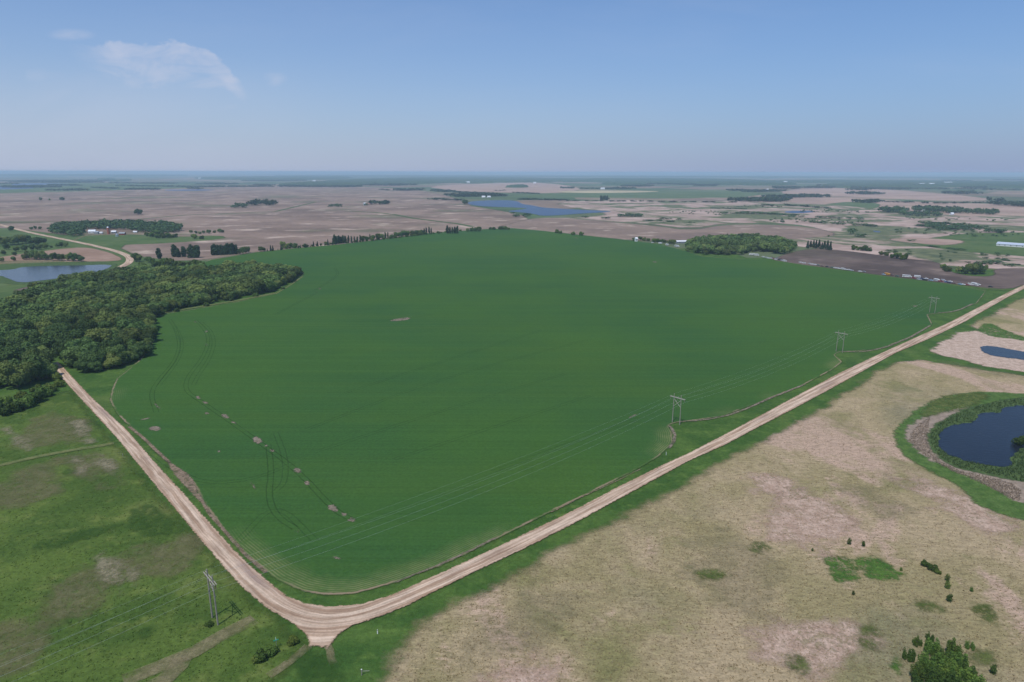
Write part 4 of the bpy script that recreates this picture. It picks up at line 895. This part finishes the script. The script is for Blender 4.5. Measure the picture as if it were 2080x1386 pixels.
# woods along the horizon: a rough canopy surface
def canopy(px, cell, h, seed):
    poly = smooth(pts(px), 1); r = np.random.default_rng(seed); lo, hi = poly.min(0), poly.max(0)
    nx, ny = int((hi[0]-lo[0])/cell)+3, int((hi[1]-lo[1])/cell)+3
    gx, gy = np.meshgrid(lo[0]-cell+np.arange(nx)*cell, lo[1]-cell+np.arange(ny)*cell)
    p = np.stack([gx.ravel(), gy.ravel()], 1)+r.uniform(-.3, .3, (nx*ny, 2))*cell; sd = sdf_poly(p, poly)
    low = r.uniform(0, 1, ((ny+7)//8+2, (nx+7)//8+2))
    gapn = np.kron(low, np.ones((8, 8)))[:ny, :nx].ravel()
    inside = (sd > 0) & (gapn > .16)
    z = np.where(inside, h*r.uniform(.55, 1.15, len(p)), -2.0)
    k = inside.reshape(ny, nx); ck = k[:-1, :-1] | k[1:, :-1] | k[:-1, 1:] | k[1:, 1:]; j, i = np.nonzero(ck)
    q = np.stack([j*nx+i, j*nx+i+1, (j+1)*nx+i+1, (j+1)*nx+i], 1); used, inv = np.unique(q, return_inverse=True)
    return np.column_stack([p, z])[used], inv.reshape(q.shape), r.uniform(.1, .8, len(used))
CP = [([(390,361),(640,358.5),(700,359),(720,363),(640,366),(420,366)],), ([(640,371),(720,366),(840,362),(1000,361),(1200,365),(1290,366),(1260,369),(1100,371),(930,372),(850,374),(760,377),(680,377)],),
      ([(560,376),(640,371),(720,373),(715,379),(600,379)],), ([(1100,366),(1240,363),(1420,364),(1560,368),(1620,374),(1610,378),(1480,377),(1350,373),(1200,371)],),
      ([(-200,355),(90,355),(100,357),(0,358),(-200,359)],), ([(120,357),(160,356),(200,357),(160,359)],), ([(230,358),(270,356.5),(270,359),(240,359.5)],),
      ([(1660,377),(1760,374),(1900,374),(2080,376),(2300,378),(2300,386),(2080,383),(1900,381),(1780,383),(1690,382)],), ([(1500,370),(1700,367),(2080,372),(2400,374),(2400,377),(2080,376),(1760,373)],),
      ([(560,357.2),(1400,358.0),(2400,363),(2400,366),(1500,361),(900,359.5),(560,358.6)],), ([(-400,357.5),(380,357.5),(380,358.3),(-400,358.6)],),
      ([(200,364),(230,363),(232,365),(200,366)],), ([(225,368),(270,366),(260,368),(230,369)],), ([(1020,381),(1060,378),(1075,380),(1060,382)],), ([(1210,375),(1270,373),(1330,377),(1260,377)],)]
Vs, Fs, Ss, b = [], [], [], 0
for i, (c,) in enumerate(CP):
    v0 = max(x[1] for x in c); cell = 18 if v0 > 366 else (30 if v0 > 360 else 60)
    v, f, s = canopy(c, cell, 17 if v0 > 360 else 34, 300+i); Vs.append(v); Fs.append(f+b); Ss.append(s); b += len(v)
o = link('distant_woods', mesh_np('distant_woods', np.concatenate(Vs), np.concatenate(Fs), ML['far'], {'shade': np.concatenate(Ss)})); o['kind'] = 'stuff'
o['label'] = 'hazy blue woods along the horizon'

# grass tufts, reeds
def tufts(name, poly, n, h, w, mat, seed, blades=3, label=None, keep=None, z=.06):
    r = np.random.default_rng(seed); lo, hi = poly.min(0), poly.max(0)
    p = r.uniform(lo, hi, (n*3, 2)); dist = np.hypot(p[:, 0], p[:, 1])
    p = p[(sdf_poly(p, poly) > 1.0) & (r.random(len(p)) < np.clip((190/dist)**2, .02, 1))]
    if keep is not None: p = p[keep(p)]
    p = p[:n]; V, S_ = [], []
    for k in range(blades):
        m = len(p); a = r.uniform(0, 6.28, m); hh = h*r.uniform(.5, 1.3, m); ww = w*r.uniform(.6, 1.4, m); le = r.normal(0, .35, (m, 2))*hh[:, None]
        c = p+r.normal(0, w*.5, (m, 2)); dx = np.column_stack([np.cos(a), np.sin(a)])*ww[:, None]/2
        zz = np.full(m, z)
        V.append(np.stack([np.column_stack([c-dx, zz]), np.column_stack([c+dx, zz]), np.column_stack([c+le, zz+hh])], 1).reshape(-1, 3))
        S_.append(np.repeat(r.uniform(0, 1, m), 3))
    V = np.concatenate(V); o = link(name, mesh_np(name, V, np.arange(len(V)).reshape(-1, 3), mat, {'shade': np.concatenate(S_)})); o['kind'] = 'stuff'
    if label: o['label'] = label
def m_tuft(name, a, b):
    n = NT(name); return n.finish(n.mix(n.attr('shade'), a, b), .9, .05, trans=.3)
view = pts([(700,1420),(1100,1000),(1500,880),(1800,740),(2120,770),(2140,1420)])
tufts('dry_grass', mead, 40000, .24, .30, m_tuft('dry_blades', (.20,.17,.08), (.40,.31,.20)), 11, 3, 'dry grass tufts standing in the tan meadow', lambda p: sdf_poly(p, view) > 0)
tufts('pasture_tufts', past, 16000, .20, .35, m_tuft('green_blades', (.04,.09,.014), (.12,.17,.035)), 12, 3, 'green grass tufts in the pasture', lambda p: np.array([(-30 < proj(q)[0] < 700) and proj(q)[1] < 1420 for q in p]))
ringp = smooth(pts([(1885,872),(1930,845),(1970,828),(2040,812),(2100,808),(2200,815),(2200,1000),(2090,985),(2010,965),(1930,950),(1885,910)]), 1)
tufts('reed_bed', ringp, 22000, 1.1, .24, m_tuft('green_reeds', (.060,.105,.035), (.115,.165,.060)), 13, 3, 'green reeds fringing the big pond', lambda p: sdf_poly(p, pond) < -.3, .2)
ringo = smooth(pts([(1838,890),(1860,862),(1895,842),(1890,872),(1888,910),(1930,952),(2010,968),(2080,990),(2080,1030),(2020,1000),(1980,980),(1920,955),(1860,918)]), 1)
tufts('reed_bed', ringo, 12000, .6, .22, m_tuft('dead_reeds', (.24,.185,.13), (.42,.33,.25)), 14, 3, 'grey dead reeds behind the green fringe of the big pond', None, .2)

# ---------------------------------------------------------------- power line
WOOD = flat('weathered_wood', (.30, .27, .23), .9, .1, wear=.3); ARM = flat('pale_timber', (.40, .37, .32), .9, .1, wear=.2)
INS = flat('porcelain', (.20, .13, .09), .3, .5); WIRE = flat('aluminium_wire', (.62, .64, .60), .45, .5, .6)
LD = np.array([.735, .678]); LD /= np.linalg.norm(LD); la = math.atan2(LD[1], LD[0])
def hframe(p, label):
    e = empty('power_pole', (p[0], p[1], 0), la); tag(e, label, 'power pole', 'wooden two-legged power poles')
    for s in (-1, 1):
        m = MB(); m.tube([(0, s*2.15, -.6), (0, s*2.08, 7), (0, s*2.0, 15.2)], .24, 10, .15); m.build('pole', WOOD, e)
    for d in (-1, 1):
        m = MB(); m.box((d*.27, 0, 13.4), (.14, 8.4, .28)); m.build('crossarm', ARM, e)
    for s in (-1, 1):
        m = MB(); m.tube([(s*.24, s*2.0, 12.4), (s*.24, -s*2.05, 8.6)], .11, 6); m.build('brace', ARM, e)
    for y in (-3.9, 0, 3.9):
        m = MB(); m.tube([(0, y, 13.3), (0, y, 12.0)], .045, 6)
        for k in range(6): m.tube([(0, y, 13.1-k*.18), (0, y, 13.0-k*.18)], .14, 8)
        m.build('insulator', INS, e)
    m = MB(); m.tube([(.2, 2.14, .1), (.22, 2.1, 7.0), (.2, 2.05, 15.0)], .02, 5); m.build('ground_wire', WIRE, e)
    return e
PP = [at(437,1262.5), at(1373,860.8), at(1704.5,715.8), at(1893,635.8)]
P0 = PP[0]-(PP[1]-PP[0])*.93
for p, l in zip(PP, ('nearest wooden power pole, in the pasture left of the road', 'wooden power pole where the crop bulges round a grassy notch', 'third wooden power pole, at the crop edge further up the road', 'farthest, faint wooden power pole near the crop\'s right corner')): hframe(p, l)
hframe(P0, 'wooden power pole before the left edge of the picture')
chain = [P0]+PP
NR = np.array([-LD[1], LD[0]])
def wire(off, z, sag, rad, label, grp):
    m = MB()
    for a, b in zip(chain[:-1], chain[1:]):
        a2, b2 = a+NR*off, b+NR*off
        m.tube([(*(a2+(b2-a2)*t), z-4*sag*t*(1-t)) for t in np.linspace(0, 1, 15)], rad, 5)
    o = m.build('power_line', WIRE); tag(o, label, 'wire', grp)
for off, l in ((-3.9, 'pale power wire hung from the crossarms\' road-side ends'), (0, 'pale power wire hung from the middle of the crossarms'), (3.9, 'pale power wire hung from the crossarms\' crop-side ends')): wire(off, 11.95, 4.0, .015, l, None)
for off, l in ((-2.0, 'thin shield wire joining the tops of the road-side poles'), (2.0, 'thin shield wire joining the tops of the crop-side poles')): wire(off, 15.1, 2.5, .010, l, None)

# ---------------------------------------------------------------- signs and posts near the crossing
WHITE = flat('white_paint', (.78, .78, .76), .5, .4); GREY = flat('galvanised', (.45, .46, .47), .45, .5, .6)
p = at(562, 1316); e = empty('street_sign', (*p, 0), .5); tag(e, 'small green and white road sign on a post by the brushy row', 'sign')
m = MB(); m.tube([(0,0,-.3),(0,0,2.2)], .05, 8); m.build('post', GREY, e)
m = MB(); m.box((0, 0, 2.3), (1.3, .04, .32)); m.build('sign_plate', flat('sign_green', (.05,.42,.26), .4, .4), e)
m = MB(); m.box((0, 0, 2.64), (.04, 1.2, .32)); m.build('sign_plate', flat('sign_pale', (.55,.75,.70), .4, .4), e)
p = at(767, 1288); e = empty('marker_post', (*p, 0)); tag(e, 'white marker post in the grass right of the crossing', 'post')
m = MB(); m.box((0, 0, .6), (.24, .06, 1.5)); m.build('post', WHITE, e); m = MB(); m.box((0, -.04, 1.15), (.2, .02, .3)); m.build('reflector', GREY, e)
p = at(735, 1372); e = empty('gate_post', (*p, 0), .4); tag(e, 'grey wooden post with a pale side rail at the meadow corner', 'post')
m = MB(); m.tube([(0,0,-.3),(0,0,1.7)], .14, 10, .12); m.build('post', WOOD, e); m = MB(); m.tube([(0,0,1.2),(1.9,.15,.55)], .06, 6); m.build('rail', ARM, e); m = MB(); m.tube([(0,0,1.7),(0,0,1.78)], .18, 10, .1); m.build('cap', WHITE, e)
p = at(250, 928); e = empty('marker_post', (*p, 0)); tag(e, 'thin grey marker post left of the gravel road by the grass track', 'post')
m = MB(); m.tube([(0,0,-.2),(0,0,1.4)], .08, 8); m.build('post', GREY, e); m = MB(); m.box((0,0,1.3), (.3,.05,.35)); m.build('plate', GREY, e)
p = at(1353, 925); e = empty('marker_post', (*p, 0)); tag(e, 'pale marker post on the verge below the second power pole', 'post')
m = MB(); m.tube([(0,0,-.2),(0,0,1.5)], .09, 8); m.build('post', WHITE, e); m = MB(); m.tube([(0,0,1.5),(0,0,1.62)], .12, 8, .05); m.build('cap', GREY, e)

# ---------------------------------------------------------------- buildings
WALLW = flat('white_siding', (.72,.72,.70), .7, .2); ROOFW = flat('white_roof', (.78,.80,.82), .4, .4); ROOFG = flat('grey_roof', (.30,.32,.35), .6, .3); ROOFR = flat('rust_roof', (.40,.23,.17), .7, .2)
GLASS = flat('window_glass', (.03,.04,.05), .1, .6, wear=.02); BRICKR = flat('red_tile', (.36,.13,.09), .8, .2); TIN = flat('bin_tin', (.55,.58,.62), .35, .5, .7); RED = flat('barn_red', (.28,.06,.045), .7, .2)
def house(name, p, rz, L, W, h, rh, label, cat, wall=WALLW, roof=ROOFW, wins=2, group=None):
    e = empty(name, (p[0], p[1], 0), rz); tag(e, label, cat, group)
    m = MB(); m.box((0, 0, h/2-.15), (L, W, h+.3))
    for s in (-1, 1): m.add([(s*L/2, -W/2, h), (s*L/2, W/2, h), (s*L/2, 0, h+rh)], [(0, 1, 2)])
    m.build('wall', wall, e)
    m = MB(); o_ = .5; t = .18; k = o_*rh/(W/2)
    prof = [(-W/2-o_, h-k+.03), (0, h+rh+.03), (W/2+o_, h-k+.03), (W/2+o_, h-k+.03+t), (0, h+rh+.03+t), (-W/2-o_, h-k+.03+t)]
    n = len(prof); v = [(x, y, z) for x in (-L/2-o_, L/2+o_) for y, z in prof]
    m.add(v, [(i, (i+1) % n, n+(i+1) % n, n+i) for i in range(n)]+[(0, 5, 4, 1), (1, 4, 3, 2), (6, 7, 10, 11), (7, 8, 9, 10)]); m.build('roof', roof, e)
    for s in (-1, 1):
        for i in range(wins):
            m = MB(); m.box((-L/2+(i+.5)*L/wins, s*(W/2+.02), h*.55), (1.2, .08, h*.35)); m.build('window', GLASS, e)
    m = MB(); m.box((L/2+.02, 0, 1.1), (.08, 1.3 if h < 4 else 3.0, 2.2)); m.build('door', ROOFG, e)
    return e
house('house', at(321,588), .5, 13, 8, 4.0, 2.8, 'white roofed house half hidden inside the left wood', 'house', WALLW, ROOFW, 3)
house('barn', at(188,474), .25, 12, 9, 4, 2.8, 'white roofed farm shed left in the distant farmyard', 'barn')
house('shed', at(198,475), -.3, 9, 7, 3, 2, 'grey roofed shed next to the white farm shed', 'shed', ROOFG, ROOFG)
house('shed', at(206,475), .1, 5, 4, 2.4, 1.2, 'tiny white shed right of the grey roofed shed', 'shed')
house('house', at(158,471), .3, 9, 7, 4, 2.5, 'white house peeking through the shelter wood\'s left end', 'house')
house('shed', at(232,474), .2, 8, 6, 3.2, 1.8, 'white roofed shed right of the red silo', 'shed', ROOFG, ROOFW)
house('barn', at(249,477.5), .1, 10, 7, 3.2, 2.0, 'dark red low barn on the farmyard\'s right side', 'barn', RED, ROOFG)
house('shed', at(275,473), .1, 7, 4, 2.2, 1.2, 'lone white trailer shed at the field edge right of the farmyard', 'shed')
p = at(221, 476); e = empty('silo', (*p, 0)); tag(e, 'tall red silo in the distant farmyard', 'silo')
m = MB(); m.tube([(0,0,-.3),(0,0,13)], 2.6, 20); m.build('shaft', BRICKR, e)
m = MB()
for k in range(5): m.tube([(0,0,13+.4*k),(0,0,13.4+.4*k)], 2.7*math.cos(k*.3), 20, 2.7*math.cos((k+1)*.3))
m.build('dome', TIN, e)
p = at(238, 481); e = empty('grain_bin', (*p, 0)); tag(e, 'blue-grey metal grain bin with cone top before the barn', 'grain bin')
m = MB(); m.tube([(0,0,-.3),(0,0,4.2)], 2.8, 20); m.build('drum', TIN, e); m = MB(); m.tube([(0,0,4.2),(0,0,6)], 3.0, 20, .3); m.build('cone_roof', TIN, e)
a, b = at(2026,499), at(2200,511); c = (a+b)/2
house('poultry_barn', c, math.atan2(*(b-a)[::-1]), np.hypot(*(b-a)), 14, 3.6, 2.8, 'very long low barn with pale metal roof at the right edge', 'barn', WALLW, flat('pale_metal', (.66,.72,.80), .35, .5, .3), 14)
house('house', at(741,417), .9, 10, 8, 5, 4, 'white gabled farmhouse at the far copse in the ploughed field', 'house')
house('barn', at(749,416), .1, 26, 10, 4, 3, 'pale brick barn beside the far white gabled house', 'barn', flat('pale_brick', (.42,.28,.22)), ROOFR)
house('shed', at(1292,491), .3, 4, 4, 5.5, 2.0, 'narrow white shed at the left end of the vehicle row', 'shed', wins=1)
house('shed', at(1384,494), .2, 20, 8, 3, 1.5, 'white roofed shed just left of the rounded grove', 'shed', ROOFG, ROOFW)
house('house', at(982,402), .1, 16, 10, 5, 4, 'white house left of a pair above the blue lake', 'house')
house('house', at(993,402), .4, 16, 10, 5, 4, 'white house right of a pair above the blue lake', 'house')
house('house', at(1224,385), .1, 30, 14, 7, 5, 'white farm building in the copse above the yellow strip', 'house')
house('house', at(1905,430), .2, 10, 8, 9, 4, 'white tower-like house among the right-hand copse', 'house')
house('house', at(1874,431), .2, 9, 8, 6, 4, 'white house left of the tower-like one in the copse', 'house')
house('house', at(1933,437), .2, 9, 7, 4, 3, 'small white shed before the right-hand copse', 'shed')
house('house', at(1559,389), .2, 14, 12, 12, 4, 'white tall building in the far copse above the marsh', 'house')
house('barn', at(950,372), .05, 50, 20, 10, 6, 'white farm complex on the rise above the pink field, left barn', 'barn')
house('barn', at(960,371.5), .05, 40, 20, 8, 5, 'white farm complex on the rise above the pink field, right barn', 'barn')
house('house', at(1086,373), .1, 30, 16, 9, 6, 'bright white house at the right end of the horizon wood', 'house')
house('house', at(630,374), .1, 50, 20, 8, 6, 'long white shed in the hazy wood left of centre', 'shed')
house('house', at(638,369), .1, 34, 20, 10, 6, 'white house in the hazy wood just above the long shed', 'house')
house('house', at(406,364), .1, 40, 26, 12, 8, 'white speck of a farmhouse left end of the horizon wood', 'house')
house('house', at(819,374), .1, 26, 16, 10, 6, 'white house in front of the horizon wood left of the lake', 'house')
house('house', at(1595,372.5), .1, 40, 26, 14, 8, 'white house on the hazy rise above the right marsh', 'house')
house('house', at(1757,392.5), .1, 14, 10, 6, 4, 'small white shed at the right end of the dark copse', 'shed')
house('house', at(1872,376.5), .1, 60, 30, 12, 8, 'left white town building in the far right haze', 'building')
house('house', at(1892,376.8), .1, 50, 30, 14, 8, 'middle white town building in the far right haze', 'building')
house('house', at(1925,374), .1, 90, 40, 14, 8, 'right long white town building in the far right haze', 'building')
p = at(1060, 359.5); e = empty('water_tower', (*p, 0)); tag(e, 'white water tower above the horizon woods near the centre', 'water tower')
m = MB(); m.tube([(0,0,0),(0,0,36)], 5, 12, 4); m.build('column', WALLW, e)
m = MB(); m.tube([(0,0,34),(0,0,38),(0,0,44),(0,0,48)], 11, 16, 11); m.build('tank', WALLW, e)

# ---------------------------------------------------------------- the row of old vehicles
TYRE = flat('tyre', (.02,.02,.02), .9, .2)
def paint(c): return flat('car_paint', c, .35, .5, wear=.15, scale=1.0)
PAINT = dict(white=paint((.74,.74,.72)), cream=paint((.60,.55,.45)), red=paint((.30,.035,.03)), blue=paint((.05,.10,.30)), navy=paint((.03,.04,.10)), light=paint((.35,.50,.62)), grey=paint((.28,.29,.30)), black=paint((.025,.025,.03)), yellow=paint((.70,.32,.03)), green=paint((.07,.15,.09)), brown=paint((.16,.09,.06)), silver=paint((.5,.52,.54)))
VEH = {}
def vehicle_meshes(kind, col):
    if (kind, col) in VEH: return VEH[kind, col]
    P = PAINT[col]; parts = []
    if kind == 'car':
        W = 1.75; body = [(-2.3,.35),(2.3,.35),(2.35,.75),(2.2,.95),(1.05,1.05),(-1.6,1.08),(-2.3,1.0),(-2.35,.7)]; glass = [(-1.75,1.06),(1.0,1.03),(.35,1.48),(-1.15,1.50)]; roof = [(-1.2,1.47),(.4,1.45),(.3,1.54),(-1.1,1.56)]; wh = (-1.4,1.4); wr = .33
    elif kind == 'pickup':
        W = 1.9; body = [(-2.7,.5),(2.6,.5),(2.65,.9),(2.5,1.15),(1.0,1.2),(-.4,1.2),(-.45,1.2),(-2.7,1.2)]; glass = [(-.4,1.19),(1.05,1.18),(.55,1.72),(-.3,1.74)]; roof = [(-.38,1.7),(.6,1.69),(.5,1.82),(-.3,1.83)]; wh = (-1.7,1.65); wr = .4
    elif kind == 'van':
        W = 2.0; body = [(-2.7,.4),(2.6,.4),(2.6,1.0),(2.0,1.2),(1.9,1.25),(-2.7,1.25)]; glass = [(-2.66,1.24),(1.95,1.22),(1.4,1.8),(-2.6,1.82)]; roof = [(-2.7,1.78),(1.45,1.78),(1.2,2.15),(-2.65,2.2)]; wh = (-1.7,1.7); wr = .36
    elif kind == 'bus':
        W = 2.4; body = [(-5,.6),(4.2,.6),(5.0,.65),(5.0,1.4),(4.1,1.6),(-5,1.6)]; glass = [(-4.9,1.59),(4.0,1.59),(3.7,2.3),(-4.9,2.3)]; roof = [(-5,2.28),(3.8,2.28),(3.5,2.85),(-4.8,2.9)]; wh = (-3.2,3.4); wr = .5
    elif kind == 'trailer':
        W = 2.4; body = [(-3.4,.5),(3.1,.5),(3.4,1.0),(3.4,1.3),(-3.4,1.3)]; glass = [(-2.9,1.29),(2.9,1.29),(2.8,1.85),(-2.9,1.85)]; roof = [(-3.4,1.83),(3.35,1.83),(3.1,2.6),(-3.2,2.65)]; wh = (-.5,.4); wr = .35
    m = MB(); m.extrude_y(body, -W/2, W/2); parts.append(('body', m.mesh('body', P)))
    m = MB(); m.extrude_y(glass, -W/2+.1, W/2-.1); parts.append(('window', m.mesh('window', GLASS)))
    m = MB(); m.extrude_y(roof, -W/2+.06, W/2-.06); parts.append(('roof', m.mesh('roof', P)))
    for x in wh:
        for s in (-1, 1):
            m = MB(); m.tube([(x, s*(W/2-.22), wr), (x, s*(W/2+.02), wr)], wr, 12); parts.append(('wheel', m.mesh('wheel', TYRE)))
    VEH[kind, col] = parts; return parts
KN = dict(car='car', pickup='pickup_truck', van='van', bus='bus', trailer='camper_trailer')
def vehicle(kind, col, u, v, label, rz, group='old vehicles parked along the crop edge'):
    p = at(u, v); e = empty(KN[kind], (p[0], p[1], .22), rz); tag(e, label, KN[kind].replace('_', ' '), group)
    for n, me in vehicle_meshes(kind, col): link(n, me, e)
row = math.atan2(*(at(1980,582)-at(1640,539))[::-1])
vs = [('trailer','yellow',1802,559.5,'yellow-orange machine-like trailer in the row, left of the white bus'),('car','brown',1812,560.5,'rusty brown car just right of the yellow trailer'),('car','light',1795,559,'pale blue car just left of the yellow trailer'),('car','green',1822,562.5,'dark green car between the brown car and the white bus'),
 ('bus','white',1842,564,'large white bus, biggest vehicle of the right-hand cluster'),('car','red',1856,566,'dark red car right behind the white bus'),('trailer','white',1863,564.5,'white camper behind the dark red car'),('pickup','navy',1872,568,'dark blue pickup right of the dark red car'),('car','white',1881,567.5,'white car behind the dark blue pickup'),('car','silver',1867,569,'silver car in front of the white camper'),('car','black',1879,570,'black car in front right of the dark blue pickup'),
 ('car','light',1891,571,'pale blue car between the black car and the white van'),('trailer','white',1902,571.5,'white camper left of the orange-red pickup'),('pickup','red',1911,573,'red pickup right of a white camper'),('van','silver',1916,572,'silver van behind the red pickup'),('car','blue',1923,574.5,'blue car in the right cluster after the silver van'),('car','navy',1928,575.5,'navy car just right of the blue car'),('car','white',1930,573.5,'white car behind the navy car'),('car','brown',1937,577.5,'lone dark reddish-brown car right of the navy car'),
 ('car','light',1950,579,'pale blue car left of the last white group'),('car','white',1956,579.5,'white car next to the pale blue one left of the last group'),('car','red',1964,580,'red car at the left of the last white group'),('van','white',1971,580,'white van, left of the last white group'),('trailer','white',1978,579.5,'white camper in the middle of the last white group'),('car','white',1983,581,'white car in front of the last camper'),('pickup','white',1987,580,'white pickup at the right end of the row'),('car','black',2012,584,'lone black car near the driveway\'s road end')]
for k, c, u, v, l in vs: vehicle(k, c, u, v, l, row+random.uniform(-.5, .5))
r2 = [(1550,524,'car','white'),(1556,525,'car','silver'),(1561,526.5,'car','white'),(1566,527,'pickup','white'),(1572,528,'car','red'),(1576,529,'car','white'),(1582,530,'car','black'),(1588,531,'car','silver'),(1594,532.5,'van','white'),(1568,525,'car','brown'),(1578,526.5,'car','grey'),(1586,528,'car','brown'),
      (1626,535,'car','white'),(1633,536.5,'car','white'),(1645,538,'car','silver'),(1650,539,'car','white'),(1655,540,'pickup','white'),(1662,541,'car','green'),(1690,545.5,'car','green'),(1697,546.5,'car','white'),(1704,547.5,'car','white'),(1712,549,'van','white'),(1717,549.5,'car','white'),(1724,550.5,'pickup','white'),(1730,551.5,'car','silver'),(1747,553.5,'car','white'),(1755,554,'car','grey'),(1680,544,'car','black'),(1670,543,'car','brown')]
for u, v, k, c in r2:
    part = 'crowded stretch beside the grove' if u < 1600 else 'sparse stretch right of the grove'
    vehicle(k, c, u, v-.8, '%s %s in the %s of the vehicle row' % (c, KN[k].replace('_', ' '), part), row+random.uniform(-.4, .4), '%s %ss, %s' % (c, KN[k].replace('_', ' '), part))
for u, v, k, l in ((1526,519,'trailer','white camper at the left of the pair against the grove'),(1535,520,'bus','white bus right against the grove'),(1341,496,'trailer','white camper, second from left before the shrubs'),(1355,499,'trailer','white camper under shrubs left of the grove'),(1375,502,'bus','white bus just left of the grove'),(1325,494,'car','white car among shrubs, leftmost before the grove')):
    vehicle(k, 'white', u, v, l, row+random.uniform(-.3, .3))
